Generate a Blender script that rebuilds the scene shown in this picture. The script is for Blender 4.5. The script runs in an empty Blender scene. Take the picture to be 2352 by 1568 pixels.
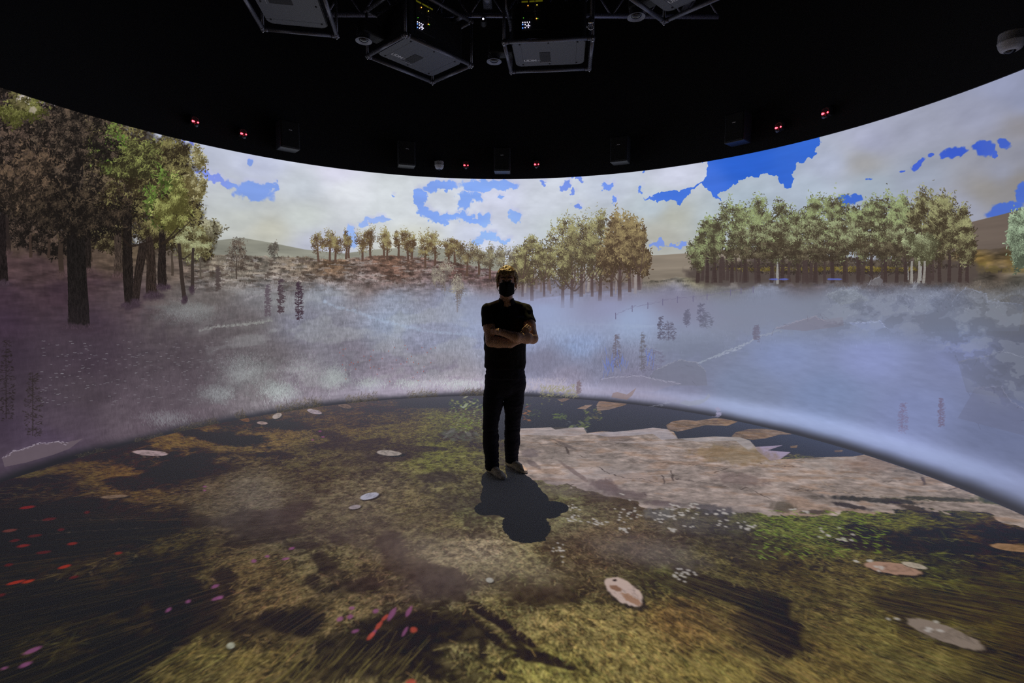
import bpy, bmesh, math, random
import numpy as np
from mathutils import Matrix, Vector, Euler

# ---------------------------------------------------------------- camera, world, exposure
SC = bpy.context.scene
COL = SC.collection
SC.view_settings.view_transform = 'Standard'
SC.view_settings.look = 'None'
SC.view_settings.exposure = 0.0
SC.view_settings.gamma = 1.0
SC.view_settings.use_curve_mapping = False

CAM_Z, FPX, PITCH, ROLL = 1.57, 1143.0, 0.0981, 0.00516       # metres, pixels at 2352 wide, radians
ROOM_R, ROOM_X, ROOM_Y = 4.105, -0.266, 3.529                 # the round room
SCREEN_H, COVE_R = 3.252, 0.157                               # screen height, cove at its foot
CEIL_Z = 6.0

cam_data = bpy.data.cameras.new('camera')
cam_data.sensor_fit = 'HORIZONTAL'
cam_data.sensor_width = 36.0
cam_data.lens = FPX * 36.0 / 2352.0
cam_data.clip_start = 0.05
cam = bpy.data.objects.new('camera', cam_data)
COL.objects.link(cam)
_r = Vector((math.cos(ROLL), math.sin(ROLL)*math.sin(PITCH), math.sin(ROLL)*math.cos(PITCH)))
_u = Vector((-math.sin(ROLL), math.cos(ROLL)*math.sin(PITCH), math.cos(ROLL)*math.cos(PITCH)))
_f = Vector((0, math.cos(PITCH), -math.sin(PITCH)))
cam.matrix_world = Matrix(((_r.x, _u.x, -_f.x, 0), (_r.y, _u.y, -_f.y, 0), (_r.z, _u.z, -_f.z, CAM_Z), (0, 0, 0, 1)))
SC.camera = cam
SC.cycles.use_denoising = False           # the photograph is grainy too; a denoiser would smear the projected grass
SC.cycles.sample_clamp_indirect = 2.0

world = bpy.data.worlds.new('dark_room')
SC.world = world
world.use_nodes = True
world.node_tree.nodes['Background'].inputs['Color'].default_value = (0.004, 0.004, 0.006, 1)
world.node_tree.nodes['Background'].inputs['Strength'].default_value = 0.1

# the floor projector: a real point of light at the lens of the projector hanging beyond the man
LENS = (-0.26, 5.72, 4.12)
PROJ_POWER = 1562.0
# ---------------------------------------------------------------- the projected pictures, computed here, corner darkening painted into their colours
def unproject(px, py):
    px = np.asarray(px, np.float32); py = np.asarray(py, np.float32)
    x = (px-1176)/FPX; y = -(py-784)/FPX
    xr = x*math.cos(ROLL)-y*math.sin(ROLL); yr = x*math.sin(ROLL)+y*math.cos(ROLL)
    return xr, math.cos(PITCH)+yr*math.sin(PITCH), -math.sin(PITCH)+yr*math.cos(PITCH)
def project(X, Y, Z):
    Z = Z-CAM_Z
    cf = Y*math.cos(PITCH)-Z*math.sin(PITCH)
    yr = (Y*math.sin(PITCH)+Z*math.cos(PITCH))/cf; xr = X/cf
    x = xr*math.cos(ROLL)+yr*math.sin(ROLL); y = -xr*math.sin(ROLL)+yr*math.cos(ROLL)
    return 1176+FPX*x, 784-FPX*y

ARC0, ARC1 = math.radians(-91.5), math.radians(91.5)      # the part of the round wall the picture covers
LA = math.pi*COVE_R/2
SLEN = LA+SCREEN_H-COVE_R
WW, WH = 4608, 1216
FW_ = 2816
FX0, FY0, FS = ROOM_X-ROOM_R, ROOM_Y-ROOM_R, 2*ROOM_R

def wall_map(px, py):                                   # a direction of view -> picture column and row
    dx, dy, dz = unproject(px, py)
    a = dx*dx+dy*dy; b = -(dx*ROOM_X+dy*ROOM_Y); c = ROOM_X**2+ROOM_Y**2-ROOM_R**2
    t = (-b+np.sqrt(b*b-a*c))/a
    th = np.arctan2(dx*t-ROOM_X, dy*t-ROOM_Y); z = CAM_Z+dz*t
    s = np.where(z > COVE_R, z-COVE_R+LA, LA*np.clip(z/COVE_R, -1, 1))
    return (th-ARC0)/(ARC1-ARC0)*WW, s/SLEN*WH
def floor_map(px, py):
    dx, dy, dz = unproject(px, py)
    t = -CAM_Z/np.minimum(dz, -0.02)
    return (dx*t-FX0)/FS*FW_, (dy*t-FY0)/FS*FW_

_T = np.random.RandomState(7).rand(16, 256, 256).astype(np.float32)
def vnoise(u, v, seed=0):
    iu = np.floor(u); iv = np.floor(v)
    fu = u-iu; fv = v-iv
    fu = fu*fu*(3-2*fu); fv = fv*fv*(3-2*fv)
    a = iu.astype(np.int32) & 255; b = iv.astype(np.int32) & 255
    a1 = (a+1) & 255; b1 = (b+1) & 255
    T = _T[seed % 16]
    return (T[b, a]*(1-fu)+T[b, a1]*fu)*(1-fv)+(T[b1, a]*(1-fu)+T[b1, a1]*fu)*fv
def fbm(u, v, seed=0, octs=4, gain=0.5):
    s = 0; amp = 1; tot = 0
    for k in range(octs):
        s = s+amp*vnoise(u*2**k+17.3*k, v*2**k+5.1*k, seed+k); tot += amp; amp *= gain
    return s/tot
def ss(a, b, x):
    t = np.clip((x-a)/(b-a), 0, 1); return t*t*(3-2*t)
def upsample(A, H, W):
    h, w = A.shape[:2]
    y = np.linspace(0, h-1, H); x = np.linspace(0, w-1, W)
    y0 = np.minimum(y.astype(int), h-2); x0 = np.minimum(x.astype(int), w-2)
    fy = (y-y0).astype(np.float32); fx = (x-x0).astype(np.float32)
    if A.ndim == 3: fy = fy[:, None, None]; fx = fx[None, :, None]
    else: fy = fy[:, None]; fx = fx[None, :]
    R0 = A[y0][:, x0]*(1-fx)+A[y0][:, x0+1]*fx
    R1 = A[y0+1][:, x0]*(1-fx)+A[y0+1][:, x0+1]*fx
    return R0*(1-fy)+R1*fy
def shepard(PX, PY, pts, ky=1.5, p=2.0):
    num = np.zeros(PX.shape+(3,), np.float32); den = np.zeros(PX.shape, np.float32)
    for (x, y, c) in pts:
        w = 1.0/(((PX-x)**2+(ky*(PY-y))**2)+400.0)**p
        w = (w*1e8).astype(np.float32)
        num += w[..., None]*np.array(c, np.float32)/255; den += w
    return num/den[..., None]
def mix(C, col, a):
    a = np.clip(a, 0, 1)[..., None]
    C *= (1-a); C += a*(np.array(col, np.float32)/255 if not isinstance(col, np.ndarray) else col)

class Canvas:
    def __init__(s, w, h, mapper):
        s.w, s.h, s.map = w, h, mapper
        s.C = np.zeros((h, w, 3), np.float32)
    def window(s, x0, y0, x1, y1):
        n = 9; xs = np.linspace(x0, x1, n); ys = np.linspace(y0, y1, n)
        gx, gy = np.meshgrid(xs, ys)
        u, v = s.map(gx, gy)
        return slice(max(0, int(v.min())-1), min(s.h, int(v.max())+2)), slice(max(0, int(u.min())-1), min(s.w, int(u.max())+2))
    def strokes(s, px, py, ang, ln, wd, col, alpha=1.0, rng=None):
        # px, py, ang, ln, wd in photograph pixels; col (n,3) 0-255
        px = np.asarray(px, np.float32); py = np.asarray(py, np.float32)
        x2 = px+np.cos(ang)*ln; y2 = py+np.sin(ang)*ln
        u0, v0 = s.map(px, py); u1, v1 = s.map(x2, y2)
        L = np.hypot(u1-u0, v1-v0)
        big = L < 400
        u0, v0, u1, v1, L = u0[big], v0[big], u1[big], v1[big], L[big]
        col = (np.broadcast_to(np.asarray(col, np.float32), (len(px), 3))/255)[big]
        wd = np.broadcast_to(np.asarray(wd, np.float32), px.shape)[big]
        al = np.broadcast_to(np.asarray(alpha, np.float32), px.shape)[big]
        sc = L/np.maximum(np.broadcast_to(np.asarray(ln, np.float32), px.shape)[big], 1e-3)
        wt = np.maximum(1, np.round(wd*sc)).astype(int)
        n = int(min(400, max(2, math.ceil(L.max() if len(L) else 2))))
        nx = -(v1-v0)/np.maximum(L, 1e-3); ny = (u1-u0)/np.maximum(L, 1e-3)
        for o in range(int(wt.max()) if len(wt) else 0):
            off = o-(wt-1)/2.0
            for k in range(n+1):
                t = k/n
                act = (o < wt) & (k % np.maximum(1, (n/np.maximum(L, 1)).astype(int)) == 0)
                if not act.any(): continue
                uu = (u0+(u1-u0)*t+nx*off)[act]; vv = (v0+(v1-v0)*t+ny*off)[act]
                iu = uu.astype(int); iv = vv.astype(int)
                ok = (iu >= 0) & (iu < s.w) & (iv >= 0) & (iv < s.h)
                iu = iu[ok]; iv = iv[ok]; a = al[act][ok][:, None]; c = col[act][ok]
                s.C[iv, iu] = s.C[iv, iu]*(1-a)+c*a
    def blob(s, PX, PY, cx, cy, rx, ry, rot, col, alpha=1.0, soft=0.15, na=0.35, ns=6.0, seed=1):
        m = max(rx, ry)*1.7+4
        wy, wx = s.window(cx-m, cy-m, cx+m, cy+m)
        X = PX[wy, wx]-cx; Y = PY[wy, wx]-cy
        if X.size == 0: return
        r = math.radians(rot)
        A = (X*math.cos(r)+Y*math.sin(r))/rx; B = (-X*math.sin(r)+Y*math.cos(r))/ry
        d = np.sqrt(A*A+B*B)
        if na:
            d = d+na*(fbm(PX[wy, wx]/ns+seed*3.7, PY[wy, wx]/ns+seed*1.3, seed, 3)-0.5)*2
        a = (1-ss(1-soft, 1+soft, d))*alpha
        sub = s.C[wy, wx]; mix(sub, col, a); s.C[wy, wx] = sub
    def poly(s, PX, PY, pts, col, alpha=1.0):
        pts = np.array(pts, np.float32)
        wy, wx = s.window(pts[:, 0].min()-2, pts[:, 1].min()-2, pts[:, 0].max()+2, pts[:, 1].max()+2)
        X = PX[wy, wx]; Y = PY[wy, wx]
        ins = inpoly(X, Y, pts)
        sub = s.C[wy, wx]; mix(sub, col, ins*alpha); s.C[wy, wx] = sub
def inpoly(X, Y, pts):
    ins = np.zeros(X.shape, bool); n = len(pts)
    for i in range(n):
        x0, y0 = pts[i]; x1, y1 = pts[(i+1) % n]
        if y0 == y1: continue
        c = ((Y > y0) != (Y > y1)) & (X < (x1-x0)*(Y-y0)/(y1-y0)+x0)
        ins ^= c
    return ins.astype(np.float32)

def paint_wall():
    rs = np.random.RandomState(11)
    cv = Canvas(WW, WH, wall_map); 
    def grid(n):
        u = (np.arange(0, WW, n)+n/2)/WW; v = (np.arange(0, WH, n)+n/2)/WH
        th = ARC0+u*(ARC1-ARC0); sv = v*SLEN
        ph = np.minimum(sv/COVE_R, math.pi/2)
        rad = np.where(sv < LA, ROOM_R-COVE_R+COVE_R*np.sin(ph), ROOM_R)
        z = np.where(sv < LA, COVE_R*(1-np.cos(ph)), sv-LA+COVE_R)
        TH, RR = np.meshgrid(th, rad); _, ZZ = np.meshgrid(th, z)
        X = ROOM_X+RR*np.sin(TH); Y = ROOM_Y+RR*np.cos(TH)
        px, py = project(X, np.maximum(Y, 0.25), ZZ)
        return px.astype(np.float32), py.astype(np.float32), ZZ.astype(np.float32)
    PX, PY, ZZ = grid(1)
    PX = np.clip(PX, -500, 2900)
    PY = np.clip(PY, -300, 2000)
    U = np.arange(WW, dtype=np.float32)[None, :]/WH*np.ones((WH, 1), np.float32)   # square units, 1 = picture height
    V = np.arange(WH, dtype=np.float32)[:, None]/WH*np.ones((1, WW), np.float32)
    lx, ly, _z = grid(16)
    # sky -------------------------------------------------------------
    sky = [(0, 200, (205, 200, 205)), (100, 250, (190, 185, 190)), (450, 360, (180, 186, 204)), (600, 385, (186, 192, 214)), (700, 430, (196, 203, 212)), (560, 500, (186, 190, 186)),
           (560, 470, (190, 196, 200)), (780, 400, (214, 214, 232)), (800, 440, (216, 220, 226)), (900, 430, (206, 212, 216)), (900, 480, (208, 214, 218)), (700, 500, (196, 202, 200)),
           (620, 530, (188, 188, 176)), (730, 560, (186, 190, 206)), (1000, 470, (206, 212, 222)), (950, 560, (206, 208, 196)), (1150, 450, (208, 212, 232)), (1100, 540, (200, 206, 224)),
           (1250, 460, (204, 210, 222)), (1400, 430, (198, 206, 222)), (1300, 520, (188, 196, 200)), (1550, 400, (200, 204, 222)), (1500, 480, (184, 196, 206)), (1540, 500, (180, 182, 172)),
           (1510, 540, (180, 180, 172)), (1640, 500, (174, 184, 190)), (1700, 470, (170, 184, 198)), (1900, 380, (174, 182, 204)), (1850, 440, (172, 184, 200)), (2000, 330, (168, 172, 196)),
           (1980, 380, (160, 160, 162)), (2100, 300, (158, 162, 182)), (2300, 200, (150, 156, 184)), (2352, 240, (140, 146, 172)), (2340, 300, (140, 138, 144)), (2250, 270, (152, 156, 178)),
           (2100, 410, (158, 166, 184)), (2300, 400, (148, 152, 170)), (2260, 440, (145, 142, 140)), (2330, 420, (138, 134, 132)), (2200, 480, (158, 162, 180)), (2350, 350, (140, 142, 156)), (2000, 430, (162, 174, 188))]
    S = upsample(shepard(lx, ly, sky, 1.5, 1.6), WH, WW)
    n1 = fbm(U*9, V*14, 1, 4)
    n2 = fbm(U*5+3, V*22, 12, 4); S *= (1+0.10*(n1-0.5)+0.10*(n2-0.5))[..., None]
    blues = [(470, 397, 24, 8, 30), (500, 412, 20, 8, 25), (528, 424, 22, 10, 10), (580, 440, 46, 20, 12), (573, 370, 10, 9, 20), (430, 326, 20, 6, 14), (620, 430, 16, 14, 0),
             (1010, 428, 45, 12, -6), (968, 462, 14, 30, -20), (985, 490, 26, 14, 20), (1065, 462, 16, 26, 0), (1030, 500, 40, 10, -10), (1105, 426, 48, 13, 0), (1092, 452, 16, 14, 0), (1078, 505, 30, 10, 15),
             (1112, 505, 14, 18, 0), (1160, 424, 30, 10, 10), (1150, 455, 8, 6, 0), (1182, 496, 16, 11, 10), (1120, 540, 26, 11, -10), (1150, 552, 20, 6, 10), (1098, 558, 14, 9, 0), (860, 506, 38, 9, -4), (832, 514, 10, 12, 0), (806, 545, 12, 30, 0), (905, 446, 8, 3, 0),
             (1245, 423, 7, 7, 0), (1300, 424, 14, 10, -30), (1325, 410, 18, 4, 10), (1313, 443, 6, 7, 0), (1326, 475, 10, 7, 30), (1395, 428, 14, 6, 30), (1410, 465, 9, 9, 0), (1473, 435, 5, 5, 0), (1483, 395, 6, 4, 0),
             (1512, 560, 18, 9, 0), (1555, 560, 24, 6, 0), (1940, 462, 20, 12, -10), (1965, 452, 14, 9, 0), (2072, 392, 7, 4, 0), (2108, 376, 16, 8, -50), (2135, 358, 12, 6, -30), (2188, 350, 34, 13, -12), (2260, 340, 28, 18, 0),
             (2310, 330, 16, 13, -10), (2280, 356, 10, 6, 0), (2310, 478, 50, 14, -14), (2350, 440, 14, 26, 0), (1992, 408, 6, 3, 0)]
    bigblue = [(1619, 370), (1626, 404), (1604, 420), (1560, 436), (1522, 440), (1478, 456), (1500, 460), (1545, 461), (1562, 468), (1578, 452), (1590, 432), (1606, 423), (1622, 434), (1634, 448), (1656, 462), (1651, 449), (1684, 431), (1700, 412),
               (1752, 402), (1783, 408), (1800, 428), (1815, 434), (1818, 412), (1836, 372), (1870, 366), (1884, 322), (1900, 290), (1700, 300)]
    W2 = PX+(fbm(U*45, V*45, 3, 4)-0.5)*26; Y2 = PY+(fbm(U*45+9, V*45+4, 5, 4)-0.5)*26
    field = np.zeros((WH, WW), np.float32)
    for i, (cx, cy, rx, ry, rot) in enumerate(blues):
        m = max(rx, ry)*1.5+22
        wy, wx = cv.window(cx-m, cy-m, cx+m, cy+m)
        X = W2[wy, wx]-cx; Y = Y2[wy, wx]-cy; r = math.radians(rot)
        d = np.hypot((X*math.cos(r)+Y*math.sin(r))/rx, (-X*math.sin(r)+Y*math.cos(r))/ry)
        field[wy, wx] = np.maximum(field[wy, wx], 1-ss(0.82, 1.12, d))
    for (cx, cy, rx, ry) in [(1014, 466, 36, 20), (1092, 474, 9, 6), (2292, 345, 8, 8), (1030, 440, 8, 4)]:
        d = np.hypot((W2-cx)/rx, (Y2-cy)/ry); field *= ss(0.9, 1.1, d)
    bp = np.array(bigblue, np.float32)
    wy, wx = cv.window(1460, 290, 1905, 480)
    Wb = PX[wy, wx]+(fbm(U[wy, wx]*60, V[wy, wx]*60, 4, 4)-0.5)*22; Yb = PY[wy, wx]+(fbm(U[wy, wx]*60+3, V[wy, wx]*60, 6, 4)-0.5)*20
    field[wy, wx] = np.maximum(field[wy, wx], inpoly(Wb, Yb, bp))
    bl = [(450, 400, (130, 148, 228)), (600, 440, (128, 158, 226)), (430, 326, (120, 130, 215)), (980, 430, (128, 162, 236)), (1080, 500, (132, 168, 240)), (850, 508, (150, 176, 232)), (806, 545, (150, 180, 236)), (1120, 545, (150, 184, 240)), (1300, 420, (120, 148, 232)),
          (1410, 465, (112, 146, 232)), (1550, 450, (70, 116, 218)), (1620, 440, (66, 112, 216)), (1700, 370, (46, 98, 205)), (1850, 340, (54, 104, 208)), (1530, 560, (126, 152, 224)), (1950, 455, (66, 106, 204)), (2110, 375, (68, 98, 206)), (2200, 350, (60, 92, 200)), (2290, 340, (70, 100, 200)), (2320, 478, (78, 110, 200))]
    B = upsample(shepard(lx, ly, bl, 1.0, 2.0), WH, WW)
    B *= (1+0.08*(fbm(U*8, V*40, 8, 3)-0.5))[..., None]
    hz_ = upsample(field[::16, ::16], WH, WW); mix(S, (186, 190, 226), hz_*(PX < 1500)*0.55); S *= (1+0.07*(fbm(U*26, V*40, 7, 4)-0.5))[..., None]
    S = S*(1-field[..., None])+B*field[..., None]
    cv.C = S
    C = cv.C
    # hills and land -------------------------------------------------------
    def line(pts):
        xs, ys = zip(*pts); return np.interp(PX, xs, ys).astype(np.float32)
    h1 = line([(300, 560), (480, 553), (555, 545), (620, 556), (700, 572), (790, 581), (860, 572), (960, 566), (1100, 575), (1200, 600)])
    m = ss(0, 1.5, PY-h1)*(PX < 1160)
    tone = (fbm(U*7+V*3, V*60, 2, 3)-0.5)
    mix(C, np.clip(np.array((146, 146, 134), np.float32)/255*(1+0.28*tone[..., None]-0.15*ss(700, 400, PX)[..., None]), 0, 1), m)
    h2 = line([(1380, 592), (1484, 586), (1530, 584), (1600, 579), (1680, 572)])
    m = ss(0, 1.5, PY-h2)*(PX > 1380)*(PX < 1900)
    mix(C, np.clip(np.array((128, 118, 106), np.float32)/255*(1+0.22*tone[..., None]+0.10*ss(640, 585, PY)[..., None]), 0, 1), m)
    h3 = line([(2050, 560), (2235, 508), (2300, 492), (2352, 478), (2500, 450)])
    m = ss(0, 1.5, PY-h3)*(PX > 2050)
    mix(C, np.clip(np.array((106, 94, 86), np.float32)/255*(1+0.16*tone[..., None]), 0, 1), m)
    gl = [(0, 560, (85, 72, 60)), (150, 575, (96, 80, 66)), (300, 570, (98, 84, 68)), (480, 592, (112, 104, 92)), (600, 590, (122, 114, 104)), (700, 600, (124, 112, 98)), (560, 620, (116, 108, 98)), (760, 610, (112, 90, 72)), (900, 600, (116, 90, 76)), (900, 625, (106, 82, 72)), (1050, 620, (104, 80, 74)), (1120, 640, (108, 88, 88)), (850, 650, (120, 106, 104)), (1200, 640, (104, 90, 84)), (1400, 640, (100, 88, 84)),
          (0, 610, (78, 60, 62)), (100, 620, (74, 58, 60)), (250, 600, (86, 72, 62)), (200, 640, (72, 56, 60)), (400, 620, (96, 84, 76)), (1500, 640, (116, 108, 96)), (1600, 640, (118, 112, 92)), (1700, 645, (106, 98, 92)), (1850, 650, (92, 82, 84)), (2000, 640, (84, 74, 74)), (2150, 640, (82, 72, 66)), (2250, 640, (104, 96, 88)), (2340, 640, (98, 94, 86)), (2250, 600, (112, 92, 52)), (2330, 600, (108, 88, 52)), (2280, 572, (80, 70, 62)), (2280, 632, (78, 68, 60)),
          (0, 680, (60, 46, 56)), (150, 680, (64, 49, 57)), (300, 690, (84, 70, 74)), (450, 680, (104, 98, 96)), (600, 680, (122, 120, 124)), (750, 685, (138, 142, 156)), (900, 690, (144, 150, 168)), (1050, 690, (144, 150, 174)), (1250, 690, (150, 158, 192)), (1400, 680, (142, 144, 170)), (1550, 680, (128, 128, 148)), (1750, 680, (126, 132, 152)), (1950, 680, (124, 130, 146)), (2150, 680, (118, 124, 144)), (2350, 680, (92, 94, 100)),
          (0, 740, (60, 46, 60)), (200, 740, (68, 55, 65)), (400, 740, (94, 87, 88)), (550, 740, (100, 94, 96)), (700, 740, (124, 124, 138)), (900, 735, (148, 158, 180)), (1100, 735, (154, 166, 196)), (1300, 740, (158, 176, 208)), (1450, 740, (150, 166, 196)), (1600, 740, (134, 144, 168)), (1800, 740, (130, 142, 174)), (2000, 740, (136, 150, 190)), (2200, 740, (124, 138, 174)), (2350, 740, (94, 98, 116)),
          (1330, 790, (140, 156, 192)), (1180, 790, (150, 160, 194)), (1000, 780, (140, 144, 166)), (0, 820, (56, 46, 58)), (200, 820, (70, 60, 68)), (400, 820, (90, 83, 86)), (600, 820, (102, 96, 100)), (800, 820, (120, 115, 127)), (1000, 830, (130, 125, 140)), (1250, 830, (128, 128, 150)), (1400, 830, (124, 126, 148)), (1600, 820, (122, 128, 152)), (1800, 820, (130, 142, 180)), (2000, 820, (136, 146, 190)), (2200, 820, (124, 132, 170)), (2350, 820, (94, 98, 116)),
          (0, 900, (62, 54, 64)), (200, 900, (80, 72, 77)), (400, 900, (108, 100, 104)), (600, 880, (120, 114, 118)), (700, 870, (128, 120, 130)), (900, 870, (140, 132, 146)), (1050, 870, (146, 138, 152)), (1300, 865, (138, 134, 154)), (1450, 870, (126, 124, 146)), (1560, 880, (124, 126, 150)), (1700, 880, (122, 132, 160)), (1900, 900, (122, 136, 172)), (2100, 940, (126, 136, 176)), (2300, 980, (108, 116, 148)),
          (0, 980, (66, 56, 72)), (150, 960, (88, 78, 88)), (300, 950, (112, 102, 108)), (100, 1000, (86, 74, 94)), (0, 1060, (80, 70, 84))]
    G = upsample(shepard(lx, ly, gl, 1.6, 1.7), WH, WW)
    hg = line([(-400, 560), (0, 545), (200, 548), (420, 575), (500, 583), (600, 588), (700, 590), (760, 596), (830, 590), (880, 585), (940, 588), (1000, 597), (1060, 606), (1140, 622), (1250, 640), (1480, 648), (1520, 640), (1600, 634), (1700, 630), (1900, 622), (2100, 600), (2200, 575), (2352, 566), (2800, 540)])
    edge = (fbm(U*60, V*30, 4, 3)-0.5)*8
    gm = ss(-1, 2, PY-hg+edge)
    # contrast of the land fades into the fog
    c1 = fbm(U*34, V*110, 9, 4)
    band = ss(560, 590, PY)*(1-ss(630, 690, PY))
    band = np.where(PX < 420, band*0.35+0.1, band)
    G *= (1+(c1[..., None]-0.5)*(0.25-0.17*ss(900, 1300, PX)[..., None]+1.1*band[..., None]))
    sp = ss(0.60, 0.68, fbm(U*30+3, V*140, 12, 3))*band*(PX > 440)*(PX < 1150)*0.55
    mix(G, (165, 158, 156), sp)
    sp = ss(0.56, 0.62, fbm(U*60+9, V*150, 6, 3))*band*(PX > 430)*(PX < 1150)*0.6
    mix(G, (66, 54, 48), sp)
    # orange scrub behind the right-hand wood
    sc = ss(0.40, 0.5, fbm(U*70, V*70, 2, 3))*ss(596, 606, PY)*(1-ss(622, 632, PY))*ss(1720, 1780, PX)*0.45
    mix(G, (118, 104, 58), sc)
    # light trampled patches and paths in the fogged meadow, left and centre
    pt = ss(0.52, 0.64, fbm(U*7, V*16, 10, 4))*ss(640, 690, PY)*ss(380, 520, PX)*(1-ss(1050, 1200, PX))*0.30
    mix(G, (168, 172, 172), pt)
    fine = fbm(U*150, V*60, 13, 2)
    G *= (1+(fine[..., None]-0.5)*0.16*ss(1700, 1300, PX)[..., None])
    C *= (1-gm[..., None]); C += G*gm[..., None]
    del G, S, B, c1, fine, tone
    # cut-bank / path light lines
    def path(pts, col, w, a):
        for (x0, y0), (x1, y1) in zip(pts[:-1], pts[1:]):
            n = max(2, int(math.hypot(x1-x0, y1-y0)/3))
            t = np.linspace(0, 1, n); xx = x0+(x1-x0)*t+rs.randn(n)*1.0; yy = y0+(y1-y0)*t+rs.randn(n)*1.2
            cv.strokes(xx, yy, np.full(n, math.atan2(y1-y0, x1-x0)), np.full(n, 5.0), w*(0.6+0.8*rs.rand(n)), col, a)
    path([(740, 690), (775, 706), (810, 713), (850, 728), (900, 742), (960, 757), (1010, 764), (1090, 768)], (170, 188, 212), 6, 0.22)
    path([(560, 690), (610, 672), (636, 664)], (150, 146, 150), 4, 0.5)
    path([(455, 760), (500, 750), (560, 745), (600, 741), (622, 736)], (156, 158, 154), 5, 0.5)
    path([(1440, 752), (1500, 748), (1240, 742)], (160, 176, 200), 5, 0.4)
    path([(1600, 835), (1650, 815), (1700, 795), (1745, 772), (1790, 760)], (160, 168, 184), 3, 0.5)
    path([(1640, 820), (1700, 800)], (165, 172, 190), 3, 0.4)

    # meadow strokes
    def area(n, x0, x1, y0, y1): return x0+(x1-x0)*rs.rand(n), y0+(y1-y0)*rs.rand(n)
    def tinted(px, py, f):
        u, v = wall_map(px, py); iu = np.clip(u.astype(int), 0, WW-1); iv = np.clip(v.astype(int), 0, WH-1)
        return np.clip(cv.C[iv, iu]*255*f[:, None], 0, 255)
    for (n, x0, x1, y0, y1, l, a) in [(22000, 380, 1150, 650, 890, 5, 0.40), (7000, 1200, 1500, 770, 890, 5, 0.30), (9000, 1450, 2352, 650, 760, 6, 0.35), (9000, 0, 420, 760, 1010, 9, 0.35), (7000, 420, 1160, 590, 660, 3, 0.6), (12000, 250, 760, 850, 960, 5, 0.5)]:
        px, py = area(n, x0, x1, y0, y1)
        if x0 == 1450: py = y0+(y1-y0)*(rs.rand(n)*rs.rand(n)*1.5)
        f = np.where(rs.rand(n) < 0.5, 0.88+0.08*rs.rand(n), 1.05+0.10*rs.rand(n))
        cv.strokes(px, py, -math.pi/2+rs.randn(n)*0.25, l*(0.5+rs.rand(n)), 0.8, tinted(px, py, f), a)
    # far land
    for (cx, cy, rx, ry, c, a) in [(1270, 815, 60, 22, (120, 122, 142), .5), (1230, 835, 40, 20, (122, 120, 140), .5), (1600, 790, 90, 26, (118, 126, 142), .45), (1700, 740, 90, 20, (126, 134, 146), .5), (1860, 725, 70, 16, (120, 124, 140), .4), (230, 780, 120, 50, (62, 54, 66), .3), (60, 600, 90, 10, (60, 46, 50), .5),
                                   (250, 650, 60, 8, (50, 40, 48), .5), (130, 660, 50, 10, (50, 38, 48), .5), (400, 700, 50, 10, (130, 136, 132), .4), (440, 720, 70, 16, (132, 140, 138), .45), (350, 695, 40, 5, (110, 95, 92), .6), (560, 860, 60, 26, (130, 140, 138), .35), (500, 905, 34, 16, (142, 152, 150), .6), (640, 900, 36, 18, (146, 154, 154), .6), (770, 870, 26, 18, (150, 160, 160), .5), (850, 885, 30, 12, (165, 170, 180), .5), (860, 790, 20, 24, (140, 146, 160), .4),
                                   (600, 745, 60, 10, (120, 120, 118), .3), (760, 820, 40, 30, (140, 144, 150), .3)]:
        cv.blob(PX, PY, cx, cy, rx*1.1, ry*1.1, 0, c, a*.6, 0.6, 1.0, 16, int(cx) % 9)

    for (cx, cy, rx, ry, al) in [(500, 905, 40, 18, .28), (640, 898, 44, 22, .3), (770, 868, 30, 30, .25), (850, 880, 34, 14, .3), (940, 882, 40, 10, .4), (560, 850, 60, 40, .12), (1060, 882, 60, 10, .5), (430, 720, 60, 26, .08), (700, 845, 50, 30, .12), (380, 960, 60, 16, .2)]:
        n = int(rx*ry*1.3); px = cx+rs.randn(n)*rx*.5; py = cy+rs.randn(n)*ry*.5
        cv.strokes(px, py, -math.pi/2+rs.randn(n)*.5, 2+3*rs.rand(n), .9, np.array((164, 170, 170))[None]*(.85+.3*rs.rand(n, 1)), al)
    # trees ------------------------------------------------------------------
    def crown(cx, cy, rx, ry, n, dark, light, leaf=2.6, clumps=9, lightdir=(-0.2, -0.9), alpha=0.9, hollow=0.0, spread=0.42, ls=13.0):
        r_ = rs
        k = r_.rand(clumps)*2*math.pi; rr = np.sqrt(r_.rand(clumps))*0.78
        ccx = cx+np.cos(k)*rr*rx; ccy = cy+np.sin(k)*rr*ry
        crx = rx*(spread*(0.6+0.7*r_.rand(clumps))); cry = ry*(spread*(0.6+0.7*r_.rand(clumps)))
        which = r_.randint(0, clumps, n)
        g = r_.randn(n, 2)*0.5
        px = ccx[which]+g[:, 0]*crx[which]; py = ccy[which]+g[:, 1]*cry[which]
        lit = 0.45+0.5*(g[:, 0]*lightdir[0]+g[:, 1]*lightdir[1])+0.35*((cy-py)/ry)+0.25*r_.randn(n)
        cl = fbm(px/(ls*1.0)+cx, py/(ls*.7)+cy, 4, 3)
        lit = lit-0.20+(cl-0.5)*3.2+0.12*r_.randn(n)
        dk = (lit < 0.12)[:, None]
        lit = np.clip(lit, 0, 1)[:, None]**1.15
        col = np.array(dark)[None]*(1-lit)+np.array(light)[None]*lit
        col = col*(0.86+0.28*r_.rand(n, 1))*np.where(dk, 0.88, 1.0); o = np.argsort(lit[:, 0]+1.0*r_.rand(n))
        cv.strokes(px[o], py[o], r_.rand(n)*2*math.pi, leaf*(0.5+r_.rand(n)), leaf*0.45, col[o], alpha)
        return ccx, ccy
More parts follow.
